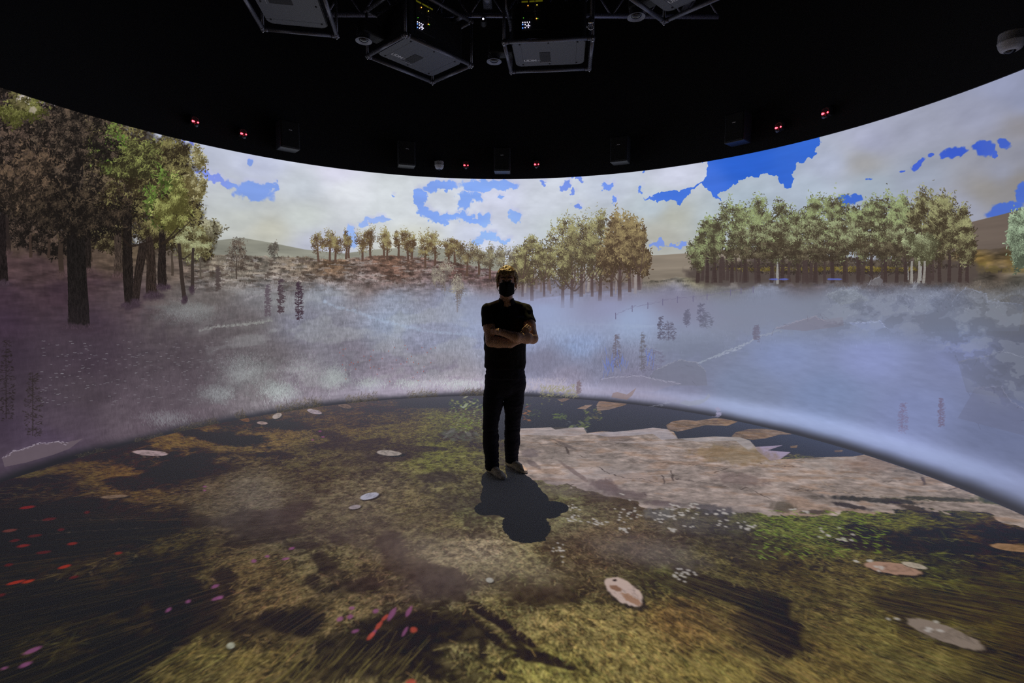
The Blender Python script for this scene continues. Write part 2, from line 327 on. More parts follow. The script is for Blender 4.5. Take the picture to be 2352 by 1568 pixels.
    def trunk(x0, y0, x1, y1, w0, w1, col, a=0.95):
        n = max(3, int(abs(y1-y0)/1.5)); t = np.linspace(0, 1, n)
        xx = x0+(x1-x0)*t+np.sin(t*5+x0)*w0*0.10; yy = y0+(y1-y0)*t
        w = w0+(w1-w0)*t
        nn = 1
        cv.strokes(xx-w/2, yy, np.zeros(n), w, 2.2, np.array(col)[None]*(0.97+0.06*rs.rand(n, 1)), a)
        m = int(abs(y1-y0)*max(w0, 4)*0.25) if w0 > 12 else 0; tt = rs.rand(m); ww = w0+(w1-w0)*tt
        cv.strokes(x0+(x1-x0)*tt+(rs.rand(m)-.5)*ww*.9, y0+(y1-y0)*tt, np.full(m, -1.57)+rs.randn(m)*.1, 6+8*rs.rand(m), 1.2, np.array(col)[None]*np.where(rs.rand(m, 1) < .5, .75, 1.35), a*.5)
    def limbs(x, y, pts, w, col, a=0.8):
        for (ex, ey) in pts:
            n = 14; t = np.linspace(0, 1, n); xx = x+(ex-x)*t; yy = y+(ey-y)*t**1.3
            cv.strokes(xx[:-1], yy[:-1], np.arctan2(np.diff(yy), np.diff(xx)), np.hypot(np.diff(xx), np.diff(yy))+0.5, w*(1-0.7*t[:-1]), col, a)
    # solitary bushes
    for (x, yt, yb, w, d, l) in [(543, 549, 640, 24, (74, 64, 58), (112, 100, 88)), (630, 554, 597, 13, (88, 82, 76), (126, 120, 108))]:
        trunk(x, yb, x, (yt+yb)/2, w*0.12, w*0.06, d)
        crown(x, yt+(yb-yt)*0.42, w, (yb-yt)*0.45, 900 if w > 20 else 420, d, l, 2.6, 12)
    # the row on the mound
    row = [(731, 528, 599, 17), (758, 520, 600, 13), (771, 531, 601, 20), (795, 527, 594, 8), (801, 540, 592, 9), (833, 521, 599, 20), (851, 517, 592, 16), (882, 521, 590, 15), (890, 530, 595, 13), (916, 524, 592, 14), (937, 522, 600, 17), (946, 540, 595, 12), (977, 526, 614, 20), (999, 528, 613, 18), (1030, 545, 602, 13), (1044, 536, 604, 18), (1073, 544, 634, 24), (1100, 560, 630, 16), (1125, 560, 640, 18), (1157, 566, 652, 19), (1185, 560, 660, 18)]
    for i, (x, yt, yb, w) in enumerate(row):
        f = ss(1020, 1150, np.float32(x))
        d = np.array((96, 76, 58))*(1-f)+np.array((104, 94, 80))*f; l = np.array((152, 142, 98))*(1-f)+np.array((150, 144, 116))*f
        trunk(x, yb, x+rs.randn(), yb-(yb-yt)*0.55, 5, 2.6, (92, 72, 62))
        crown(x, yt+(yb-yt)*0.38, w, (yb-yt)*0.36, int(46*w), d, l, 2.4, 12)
    # centre wood
    cv.poly(PX, PY, [(1190, 640), (1300, 620), (1440, 610), (1478, 620), (1470, 660), (1190, 690)], (104, 90, 88), .4)
    for (x0, x1, yb) in [(1190, 1480, 672)]:
        for k in range(26):
            x = x0+(x1-x0)*rs.rand(); trunk(x, yb-12+rs.rand()*16, x+rs.randn()*3, 600, 3+3*rs.rand(), 2, (112, 96, 92) if rs.rand() < .5 else (150, 140, 136), 0.6)
    D0, L0 = (92, 80, 64), (156, 152, 108)
    for (x, yt, yb, w, tw) in [(1221, 542, 690, 34, 8), (1200, 570, 680, 26, 5), (1250, 560, 680, 26, 5), (1293, 498, 706, 42, 8), (1335, 499, 680, 38, 8), (1313, 520, 706, 30, 8), (1377, 487, 690, 32, 8), (1360, 540, 680, 34, 6), (1405, 530, 680, 34, 6), (1424, 498, 690, 36, 9), (1446, 503, 670, 34, 7), (1466, 512, 665, 22, 5), (1470, 560, 665, 24, 5)]:
        trunk(x, yb, x+rs.randn()*3, yt+30, tw, 2, (84, 68, 66), 0.85)
        wm = x > 1395
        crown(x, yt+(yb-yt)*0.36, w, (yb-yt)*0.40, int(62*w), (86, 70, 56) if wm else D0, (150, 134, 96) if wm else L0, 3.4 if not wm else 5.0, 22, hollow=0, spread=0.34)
        limbs(x, yb-40, [(x-w*0.8, yb-85), (x+w*0.8, yb-80), (x+w*0.4, yb-110)], 3, (84, 68, 62), .7)
    limbs(1320, 668, [(1366, 610), (1290, 640), (1262, 600), (1345, 640)], 4, (80, 66, 62), .8)
    # right-hand wood
    for q in range(14): cv.blob(PX, PY, 1625+q*45, 622+(q % 3)*3, 44, 30, 0, (82, 72, 68), .92, .25, .4, 14, q)
    crown(1905, 610, 320, 24, 9000, (66, 56, 52), (98, 88, 76), 3.4, 60, spread=0.16)
    crown(1905, 618, 310, 7, 1500, (100, 88, 46), (138, 124, 62), 2.6, 60, spread=0.10, alpha=0.6)
    for k in range(46):
        x = 1590+(2150-1590)*rs.rand(); trunk(x, 640+rs.rand()*12, x+rs.randn()*3, 590, 3+6*rs.rand(), 3, (72, 60, 58) if rs.rand() < .85 else (150, 148, 146), 0.8)
    for (x, yt, w) in [(1602, 536, 26), (1625, 512, 26), (1642, 498, 28), (1682, 460, 34), (1712, 480, 30), (1742, 456, 36), (1772, 490, 30), (1797, 452, 28), (1832, 476, 34), (1872, 462, 34), (1912, 452, 36), (1940, 480, 30), (1972, 478, 30), (2002, 456, 38), (2034, 452, 36), (2060, 470, 30), (2080, 456, 36), (2122, 440, 44), (2158, 452, 36), (2180, 444, 38), (2205, 470, 30), (2222, 500, 24)]:
        yb = 648
        d = (74, 64, 50) if x > 2100 else (80, 72, 58)
        trunk(x, yb, x, yt+40, 8, 3, (66, 54, 52), 0.9)
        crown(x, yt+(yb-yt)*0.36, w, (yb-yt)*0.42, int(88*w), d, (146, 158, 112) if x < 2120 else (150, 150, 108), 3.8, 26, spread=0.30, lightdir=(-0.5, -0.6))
    crown(1900, 575, 300, 26, 9000, (70, 60, 50), (104, 96, 76), 3.4, 60, spread=0.16)
    crown(1900, 540, 290, 40, 8000, (80, 70, 56), (150, 158, 120), 3.4, 80, spread=0.10, lightdir=(-.5, -.6))
    crown(2110, 570, 44, 40, 3800, (84, 80, 60), (160, 168, 130), 5, 22, spread=0.30, lightdir=(-.8, -.4))
    for x in (2093, 2110, 2122): trunk(x, 650, x+2, 600, 6, 4, (150, 146, 140), .8)
    crown(2352, 550, 40, 70, 5000, (88, 96, 80), (156, 176, 146), 5.5, 30, spread=0.30, lightdir=(-.9, -.2))
    for x in (1777, 1800, 1910, 1925): cv.blob(PX, PY, x, 641, 10, 2.2, 0, (92, 104, 190), .8, .2, .3)
    # mound saplings in the fog
    for (x, yt, yb, w, a) in [(1022, 592, 668, 22, .75), (1050, 626, 716, 16, .7), (1000, 610, 660, 10, .5)]:
        trunk(x, yb, x, yt, 3, 1, (126, 116, 114), .7)
        crown(x, yt+(yb-yt)*0.45, w, (yb-yt)*0.45, 620, (120, 108, 102), (162, 156, 138), 2.6, 18, alpha=a)
    # fog over feet of the woods (part of the projected picture)
    fg = [(1000, 700, (146, 152, 172)), (1250, 680, (142, 142, 168)), (1250, 710, (152, 164, 198)), (1400, 670, (124, 116, 130)), (1400, 700, (144, 148, 180)), (1550, 680, (130, 128, 150)), (1700, 680, (128, 134, 154)), (1900, 680, (126, 132, 150)), (2100, 680, (122, 128, 148)), (2300, 660, (104, 104, 106)), (1450, 730, (150, 164, 196))]
    F = upsample(shepard(lx, ly, fg, 1.5, 1.5), WH, WW)
    fa = ss(640, 705, PY+(fbm(U*5, V*12, 3, 3)-0.5)*30)*(1-ss(720, 800, PY))*ss(960, 1160, PX)*0.92
    mix(C, F, fa)
    del F
    # fence in the fog
    fx = np.array([1414, 1452, 1488, 1522, 1556, 1592, 1624, 1678, 1702, 1730]); fy = np.array([722, 705, 698, 690, 684, 682, 678, 668, 664, 661])
    for x, y in zip(fx, fy): trunk(x, y+10, x, y-3, 1.4, 1.4, (106, 102, 130), .75)
    for i in range(len(fx)-1): path([(fx[i], fy[i]), (fx[i+1], fy[i+1])], (110, 106, 132), 0.8, .55)

    # the dark wood on the left -------------------------------------------------
    lw = [(0, 230, 60, 60), (60, 330, 90, 110), (150, 300, 90, 90), (100, 430, 130, 90), (230, 330, 70, 90), (200, 470, 110, 90), (60, 520, 90, 50), (20, 400, 60, 130), (300, 350, 80, 80), (330, 450, 100, 100), (250, 540, 70, 40), (390, 370, 55, 60), (410, 450, 60, 80), (370, 540, 60, 40), (430, 520, 45, 55), (460, 560, 32, 45), (480, 530, 26, 26), (130, 560, 70, 30)]
    for (x, y, rx, ry) in lw:
        cv.blob(PX, PY, x, y, rx*0.84, ry*0.86, 0, (32, 27, 26) if x < 260 else (44, 37, 30), 0.92, 0.30, 0.45, 12, int(x+y) % 11)
    for (x, y, rx, ry) in lw:
        f = float(ss(140, 320, np.float32(x)))
        d = np.array((30, 26, 24))*(1-f)+np.array((48, 40, 30))*f
        l = np.array((92, 76, 66))*(1-f)+np.array((128, 122, 78))*f
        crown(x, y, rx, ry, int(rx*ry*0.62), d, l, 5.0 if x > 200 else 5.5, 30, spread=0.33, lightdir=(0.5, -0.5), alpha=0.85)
    crown(255, 345, 60, 66, 1500, (52, 48, 32), (112, 128, 66), 6, 20, spread=.3); crown(262, 340, 50, 50, 420, (64, 80, 36), (94, 132, 50), 6, 12, spread=.3, alpha=.7)
    crown(310, 370, 70, 60, 1700, (54, 50, 34), (132, 138, 78), 6, 20, spread=.3); crown(370, 450, 60, 70, 500, (64, 76, 36), (108, 134, 62), 6, 14, spread=.3, alpha=.7)
    crown(400, 470, 50, 70, 2400, (84, 80, 44), (156, 160, 96), 5, 24, spread=.3)
    crown(450, 400, 30, 70, 1200, (100, 90, 56), (176, 170, 130), 4.5, 24, spread=.3, alpha=.8)
    crown(440, 560, 50, 40, 2200, (96, 88, 60), (160, 164, 124), 4, 24, spread=.3)
    crown(50, 250, 60, 40, 900, (70, 70, 36), (120, 120, 70), 6, 12)
    crown(90, 430, 110, 90, 2600, (40, 34, 30), (100, 82, 66), 7, 30)
    crown(490, 520, 26, 30, 260, (110, 104, 84), (170, 168, 140), 5, 10, alpha=.8)
    cv.blob(PX, PY, 55, 226, 16, 14, 20, (200, 190, 190), .8, .3, .6, 6, 3); cv.blob(PX, PY, 75, 252, 8, 8, 0, (190, 176, 170), .6, .3, .6, 6, 4)
    crown(40, 232, 30, 26, 160, (70, 66, 40), (110, 104, 70), 6, 9)
    for (x0, y0, x1, y1, w0, w1, c) in [(270, 632, 272, 540, 18, 15, (62, 52, 46)), (140, 628, 140, 545, 12, 9, (56, 46, 40)), (70, 590, 70, 540, 7, 5, (60, 48, 42)), (112, 590, 112, 540, 6, 4, (60, 48, 42)), (208, 600, 206, 540, 7, 5, (58, 48, 42)),
                                        (8, 650, 6, 500, 18, 14, (30, 25, 25)), (20, 580, 17, 500, 9, 6, (44, 36, 34)), (200, 620, 196, 500, 18, 16, (34, 29, 27)), (178, 750, 174, 215, 48, 26, (27, 24, 23)), (298, 700, 290, 480, 24, 18, (32, 27, 25)), (310, 692, 330, 560, 15, 22, (40, 33, 30)), (350, 676, 342, 550, 24, 16, (44, 36, 32)), (374, 658, 371, 540, 20, 13, (36, 30, 28)),
                                        (424, 686, 410, 560, 9, 7, (52, 44, 40)), (441, 662, 444, 570, 8, 5, (56, 48, 44)), (396, 632, 395, 580, 5, 4, (70, 60, 52)), (460, 640, 461, 590, 4, 3, (86, 78, 70))]:
        trunk(x0, y0, x1, y1, w0, w1, c, 0.94)
        if w0 > 7:
            gc = (62, 50, 58) if y0 > 640 else (76, 60, 60)
            cv.blob(PX, PY, x0, y0+3, w0*.75, 9, 0, gc, .85, .5, .8, 8, int(x0) % 9)
            k9 = int(w0*1.6); cv.strokes(x0+(rs.rand(k9)-.5)*w0*1.5, y0+2+rs.rand(k9)*5, -1.57+rs.randn(k9)*.5, 5+5*rs.rand(k9), 1.2, np.array(gc)[None]*(.8+.5*rs.rand(k9, 1)), .7)
    limbs(300, 565, [(372, 545), (250, 500)], 6, (40, 32, 28)); limbs(420, 595, [(448, 573), (400, 560)], 4, (50, 42, 38)); limbs(176, 470, [(120, 400), (240, 420), (100, 520)], 16, (26, 23, 22)); limbs(370, 560, [(410, 520), (440, 505)], 5, (44, 36, 30))
    crown(180, 480, 150, 80, 3200, (30, 26, 24), (74, 62, 50), 6, 40, spread=.25, alpha=.8)
    crown(170, 330, 120, 110, 3000, (32, 28, 26), (92, 78, 66), 6, 44, spread=.2, alpha=.85)
    # fog at the foot of the left wood
    fa = ss(600, 900, PY)*(1-ss(400, 620, PX))*0.55
    mix(C, (64, 52, 64), fa*0.8)
    # small dark plants
    def sprig(x, yt, yb, w, col, a=0.9, n=15):
        trunk(x, yb, x, yt, 1.5, 0.8, col, a)
        for k in range(n):
            t = (k+rs.rand())/n; y = yt+(yb-yt)*t
            ww = w*(0.35+0.75*t) if t < 0.6 else w*(0.9-0.3*t)
            m = 9; xx = x+(rs.rand(m)-0.5)*2*ww; yy = y+rs.randn(m)*2.2+abs(xx-x)*0.05
            cv.strokes(xx, yy, rs.randn(m)*0.4, 3+4*rs.rand(m), 2.0, col, a)
    sprig(685, 645, 732, 12, (66, 52, 62)); sprig(643, 640, 720, 11, (78, 66, 72)); sprig(613, 656, 722, 9, (94, 84, 92), .8); sprig(498, 615, 664, 7, (78, 68, 66), .8)
    sprig(1414, 768, 840, 12, (106, 100, 112), .4, 14); sprig(1474, 765, 850, 9, (104, 102, 112), .4, 14); sprig(1516, 728, 780, 11, (92, 90, 108), .5, 10); sprig(1608, 695, 742, 13, (100, 100, 120), .5, 9); sprig(1575, 714, 745, 10, (104, 104, 124), .5); sprig(1535, 742, 780, 22, (96, 94, 112), .4); sprig(1735, 748, 778, 10, (112, 110, 130), .5)
    sprig(1500, 800, 850, 40, (106, 102, 124), .28); sprig(1620, 720, 750, 22, (104, 106, 124), .35)
    sprig(14, 785, 960, 24, (40, 34, 34), .55, 26); sprig(75, 855, 1000, 30, (44, 38, 36), .45, 26); sprig(2072, 925, 990, 16, (118, 110, 140), .35); sprig(2160, 915, 980, 10, (112, 104, 130), .4)
    for (x, y) in [(1395, 835), (1405, 825), (1425, 822), (1493, 815)]:
        cv.strokes(x+rs.randn(12)*5, y+rs.randn(12)*10+14, -math.pi/2+rs.randn(12)*.25, 14+8*rs.rand(12), 1.2, (104, 122, 196), .5)
    n = 260; px, py = area(n, 90, 560, 780, 930); cv.strokes(px, py, np.zeros(n), 3+5*rs.rand(n), 1.3, (150, 150, 156), .35)
    n = 46; px, py = area(n, 780, 1000, 790, 880); cv.strokes(px, py, np.zeros(n)+1.5, 1.8, 1.8, (158, 84, 74), .75)
    # rocks in the fog, right
    rocks = [[(1505, 850), (1530, 838), (1560, 826), (1600, 832), (1620, 850), (1625, 885), (1500, 885), (1490, 866)], [(1996, 654), (2000, 645), (2008, 640), (2020, 636), (2028, 643), (2026, 656)], [(2095, 662), (2100, 653), (2105, 652), (2105, 664)],
             [(1898, 676), (1930, 666), (1962, 664), (1968, 670), (2000, 690), (1930, 700)], [(1780, 755), (1820, 742), (1872, 726), (1890, 734), (1936, 728), (1938, 748), (1850, 760)], [(2186, 694), (2200, 676), (2216, 662), (2230, 664), (2265, 674), (2268, 690), (2345, 698), (2352, 704), (2340, 760), (2120, 760), (2130, 690), (2150, 684)],
             [(2200, 830), (2260, 820), (2300, 806), (2352, 820), (2352, 920), (2220, 900)], [(2240, 890), (2300, 888), (2320, 920), (2352, 940), (2352, 1000), (2200, 960)], [(1950, 742), (2020, 738), (2035, 752), (1990, 760)], [(1380, 870), (1460, 862), (1560, 880), (1500, 900), (1370, 890)]]
    cols = [(116, 118, 134), (126, 126, 134), (146, 150, 160), (130, 136, 146), (124, 120, 136), (116, 124, 146), (106, 110, 128), (104, 106, 130), (134, 144, 178), (132, 130, 150)]
    for q, (p, c) in enumerate(zip(rocks, cols)):
        al = .55 if q not in (5, 6, 7) else .35
        cv.poly(PX, PY, p, c, al)
        path(p[:len(p)//2+1], tuple(min(255, v+28) for v in c), 1.6, .5)
        for k in range(6):
            i = rs.randint(len(p)); j = rs.randint(len(p)); t = rs.rand()
            a0 = np.array(p[i])*.7+np.array(p[j])*.3; b0 = a0+(rs.rand(2)-.5)*26
            path([tuple(a0), tuple(b0)], tuple(v-14 for v in c), 1.2, .4)
    rm = ss(1860, 1960, PX+PY*.3-200)*ss(655, 680, PY)*(1-ss(720, 800, PY-ss(2100, 2300, PX)*160))
    fr = fbm(U*22+V*8, V*34-U*6, 6, 4, .6)
    mix(C, (150, 157, 172), ss(.53, .58, fr)*rm*.28); mix(C, (92, 96, 112), ss(.47, .42, fr)*rm*.30)
    n = 2600; px, py = area(n, 1900, 2352, 650, 700); py = 650+(py-650)*rs.rand(n)*1.5; f = 0.86+0.3*rs.rand(n)
    cv.strokes(px, py, rs.rand(n)*6, 3+3*rs.rand(n), 1.4, tinted(px, py, f), .5)
    # picture on the cove: bright glow band and darkening at its foot painted in
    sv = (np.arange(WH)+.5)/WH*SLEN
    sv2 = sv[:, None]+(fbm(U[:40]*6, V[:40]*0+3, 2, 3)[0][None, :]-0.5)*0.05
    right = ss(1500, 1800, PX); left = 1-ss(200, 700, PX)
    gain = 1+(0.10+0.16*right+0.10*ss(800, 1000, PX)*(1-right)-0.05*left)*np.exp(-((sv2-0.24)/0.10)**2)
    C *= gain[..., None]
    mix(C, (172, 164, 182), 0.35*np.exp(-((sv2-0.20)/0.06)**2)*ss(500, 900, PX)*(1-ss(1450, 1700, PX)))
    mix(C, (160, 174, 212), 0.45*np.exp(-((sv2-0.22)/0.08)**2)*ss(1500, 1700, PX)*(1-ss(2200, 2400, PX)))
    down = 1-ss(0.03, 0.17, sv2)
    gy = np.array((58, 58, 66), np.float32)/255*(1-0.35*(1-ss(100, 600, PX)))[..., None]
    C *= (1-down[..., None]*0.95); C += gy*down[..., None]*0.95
    n = 900; px, py = area(n, 930, 1180, 862, 892); cv.strokes(px, py, -1.2+rs.randn(n)*.6, 3+3*rs.rand(n), 1.0, (184, 176, 188), .3)
    n = 700; px, py = area(n, 1180, 1300, 870, 896); cv.strokes(px, py, -1.2+rs.randn(n)*.6, 3+3*rs.rand(n), 1.0, (184, 176, 186), .28)
    n = 300; px, py = area(n, 1240, 1330, 884, 906); cv.strokes(px, py, rs.randn(n)*.8, 3+3*rs.rand(n), 1.2, (150, 146, 110), .35)
    sprig(1327, 876, 898, 6, (126, 112, 122), .45, 8)
    cv.poly(PX, PY, [(1404, 912), (1408, 902), (1418, 900), (1440, 906), (1462, 890), (1452, 908), (1440, 918)], (140, 118, 112), .6)
    cv.poly(PX, PY, [(1560, 926), (1574, 918), (1586, 922), (1600, 918), (1618, 916), (1628, 903), (1632, 910), (1620, 922), (1604, 930), (1580, 932)], (150, 156, 170), .5)
    path([(1647, 930), (1655, 938), (1657, 946), (1652, 956), (1644, 962)], (156, 152, 180), 7, .6)
    path([(1498, 928), (1530, 920), (1556, 916)], (150, 152, 170), 2, .5)
    # grass and leaves spilling over the cove, left half
    n = 9000; px, py = area(n, 60, 1150, 0, 1); yb = np.interp(px, [60, 180, 300, 500, 700, 900, 1160], [1080, 1050, 1020, 968, 932, 915, 908]); py = yb+2-rs.rand(n)**1.6*22; kk = vnoise(px/34, px*0, 4) > .42; px = px[kk]; py = py[kk]; n = len(px)
    v = np.where(rs.rand(n) < .5, 0.75, 1.45)*(0.8+0.4*rs.rand(n))
    c = np.stack([78*v, 70*v, 56*v], 1); cv.strokes(px, py, -0.3+rs.randn(n)*.5, 4+4*rs.rand(n), 1.0, c, .2)
    logp = [(5, 1052), (30, 1037), (60, 1028), (85, 1019), (110, 1018), (130, 1013), (150, 1016), (190, 1007), (160, 1030), (120, 1045), (60, 1062), (10, 1072)]
    cv.poly(PX, PY, logp, (104, 92, 98), .7); path(logp[:7], (150, 140, 152), 2, .7)
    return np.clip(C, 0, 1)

def paint_floor():
    rs = np.random.RandomState(23)
    cv = Canvas(FW_, FW_, floor_map)
    g = (np.arange(FW_)+.5)/FW_*FS
    XX, YY = np.meshgrid((g+FX0).astype(np.float32), (g+FY0).astype(np.float32))
    PX, PY = project(XX, np.maximum(YY, 1.2), np.float32(0.0))
    PX = np.clip(PX, -1500, 3900).astype(np.float32); PY = np.clip(PY, 700, 2600).astype(np.float32)
    lx = PX[::16, ::16]; ly = PY[::16, ::16]
    dark = [(0, 1150, (30, 24, 26)), (0, 1300, (24, 20, 22)), (0, 1500, (20, 18, 19)), (300, 1300, (30, 27, 27)), (200, 1500, (24, 22, 22)), (300, 1100, (44, 38, 38)), (560, 1010, (52, 47, 47)), (800, 970, (68, 62, 66)), (700, 1150, (58, 48, 48)), (900, 1000, (66, 60, 64)), (600, 1300, (40, 35, 35)), (1050, 960, (74, 70, 80)), (1050, 1060, (60, 56, 58)), (900, 1300, (56, 46, 45)), (750, 1450, (34, 31, 31)), (1000, 1500, (32, 28, 27)), (1300, 1450, (38, 32, 26)),
            (1250, 1300, (60, 50, 44)), (1450, 1200, (66, 56, 52)), (1700, 1220, (54, 50, 54)), (1900, 1250, (46, 42, 38)), (1700, 1420, (36, 32, 32)), (2100, 1300, (40, 36, 32)), (2300, 1400, (44, 38, 30)), (2200, 1550, (30, 26, 22)), (1500, 1560, (42, 32, 22)), (2352, 1250, (42, 36, 34)), (2352, 1550, (26, 22, 20))]
    lit = [(60, 1090, (92, 86, 52)), (100, 1500, (78, 74, 38)), (150, 1080, (96, 80, 50)), (300, 1090, (112, 86, 50)), (400, 1020, (120, 98, 60)), (620, 1000, (124, 104, 70)), (500, 1140, (104, 88, 66)), (800, 950, (116, 98, 66)), (900, 990, (114, 106, 74)), (560, 1140, (116, 106, 88)), (700, 1060, (110, 102, 72)), (850, 1130, (122, 112, 86)), (1000, 1050, (116, 122, 66)), (1050, 940, (122, 128, 78)), (950, 1160, (124, 114, 78)), (1000, 1200, (120, 112, 72)), (1040, 1130, (124, 122, 80)), (1080, 1170, (132, 146, 86)),
           (600, 1330, (116, 98, 62)), (700, 1270, (120, 112, 76)), (400, 1250, (88, 80, 46)), (600, 1400, (124, 104, 64)), (450, 1500, (120, 112, 54)), (560, 1540, (126, 112, 56)), (1100, 1260, (158, 146, 112)), (1020, 1280, (140, 128, 96)), (1080, 1330, (136, 128, 88)), (900, 1320, (116, 98, 68)), (1300, 1180, (132, 132, 90)), (1280, 1150, (126, 134, 78)), (1350, 1250, (120, 100, 70)), (1450, 1260, (114, 96, 72)), (1500, 1280, (128, 120, 92)), (1200, 1320, (140, 134, 84)), (1150, 1400, (138, 130, 76)), (1300, 1450, (156, 142, 76)), (1250, 1540, (152, 150, 66)), (1450, 1500, (158, 144, 72)), (1550, 1420, (148, 116, 58)), (1600, 1540, (142, 132, 58)),
           (1500, 1320, (110, 118, 52)), (1640, 1330, (110, 104, 56)), (1800, 1190, (116, 132, 62)), (1900, 1210, (112, 126, 60)), (1800, 1320, (108, 98, 52)), (1950, 1330, (116, 106, 58)), (2200, 1190, (134, 144, 62)), (2250, 1230, (112, 88, 40)), (2050, 1450, (126, 118, 56)), (1900, 1540, (128, 112, 52)), (2050, 1520, (112, 106, 54)), (2300, 1320, (104, 108, 46)), (2300, 1500, (82, 70, 38)), (2150, 1280, (112, 128, 56))]
    D = upsample(shepard(lx, ly, dark, 1.4, 1.7), FW_, FW_)
    L = upsample(shepard(lx, ly, lit, 1.4, 1.7), FW_, FW_)
    # how much lit straw or grass shows through
    def spot(cx, cy, rx, ry, rot, v, seed=0):
        m = max(rx, ry)*1.8+8
        wy, wx = cv.window(cx-m, cy-m, cx+m, cy+m)
        X = PX[wy, wx]-cx; Y = PY[wy, wx]-cy; r = math.radians(rot)
        d = np.hypot((X*math.cos(r)+Y*math.sin(r))/rx, (-X*math.sin(r)+Y*math.cos(r))/ry)
        d = d+(fbm(XX[wy, wx]*7+seed, YY[wy, wx]*7, seed, 4)-.5)*1.1
        a = 1-ss(0.65, 1.15, d)
        K[wy, wx] = K[wy, wx]*(1-a)+v*a
    K = 0.42+0.0*XX
    K = K+(fbm(XX*2.6, YY*2.6, 1, 4)-.5)*1.1
    K = np.where(PX < 350, K*0.55, K)
    for q, t in enumerate([(1300, 1480, 330, 110, 0, .95), (1100, 1250, 170, 60, 10, .9), (1350, 1200, 180, 50, 10, .7), (560, 1140, 100, 50, 0, .75), (600, 1330, 140, 90, 0, .85), (620, 1010, 180, 22, -6, .9), (440, 1010, 120, 20, 0, .9), (500, 1540, 170, 60, 0, .95), (1000, 1060, 120, 40, 0, .85), (900, 990, 130, 20, -8, .8), (260, 1090, 90, 26, 8, .85), (120, 1080, 130, 12, -8, .8), (1950, 1200, 230, 36, 0, .9), (2000, 1350, 160, 60, 20, .7), (2050, 1500, 180, 60, 25, .85), (1850, 1540, 100, 40, 30, .9), (1640, 1540, 110, 50, 0, .9), (850, 1150, 160, 60, 0, .8), (760, 1280, 110, 40, 0, .75), (480, 1130, 60, 70, 0, .7),
              (350, 1140, 140, 16, 3, .7), (280, 1120, 110, 14, 8, .7), (420, 1240, 150, 18, -22, .65), (250, 1290, 120, 16, -16, .6), (160, 1320, 90, 12, -10, .6), (100, 1480, 90, 50, -20, .6), (40, 1400, 60, 16, -10, .5), (330, 1420, 130, 60, -10, .35), (1100, 1400, 70, 50, 0, .8), (900, 1560, 120, 30, 0, .6)]):
        spot(*t, seed=q % 12)
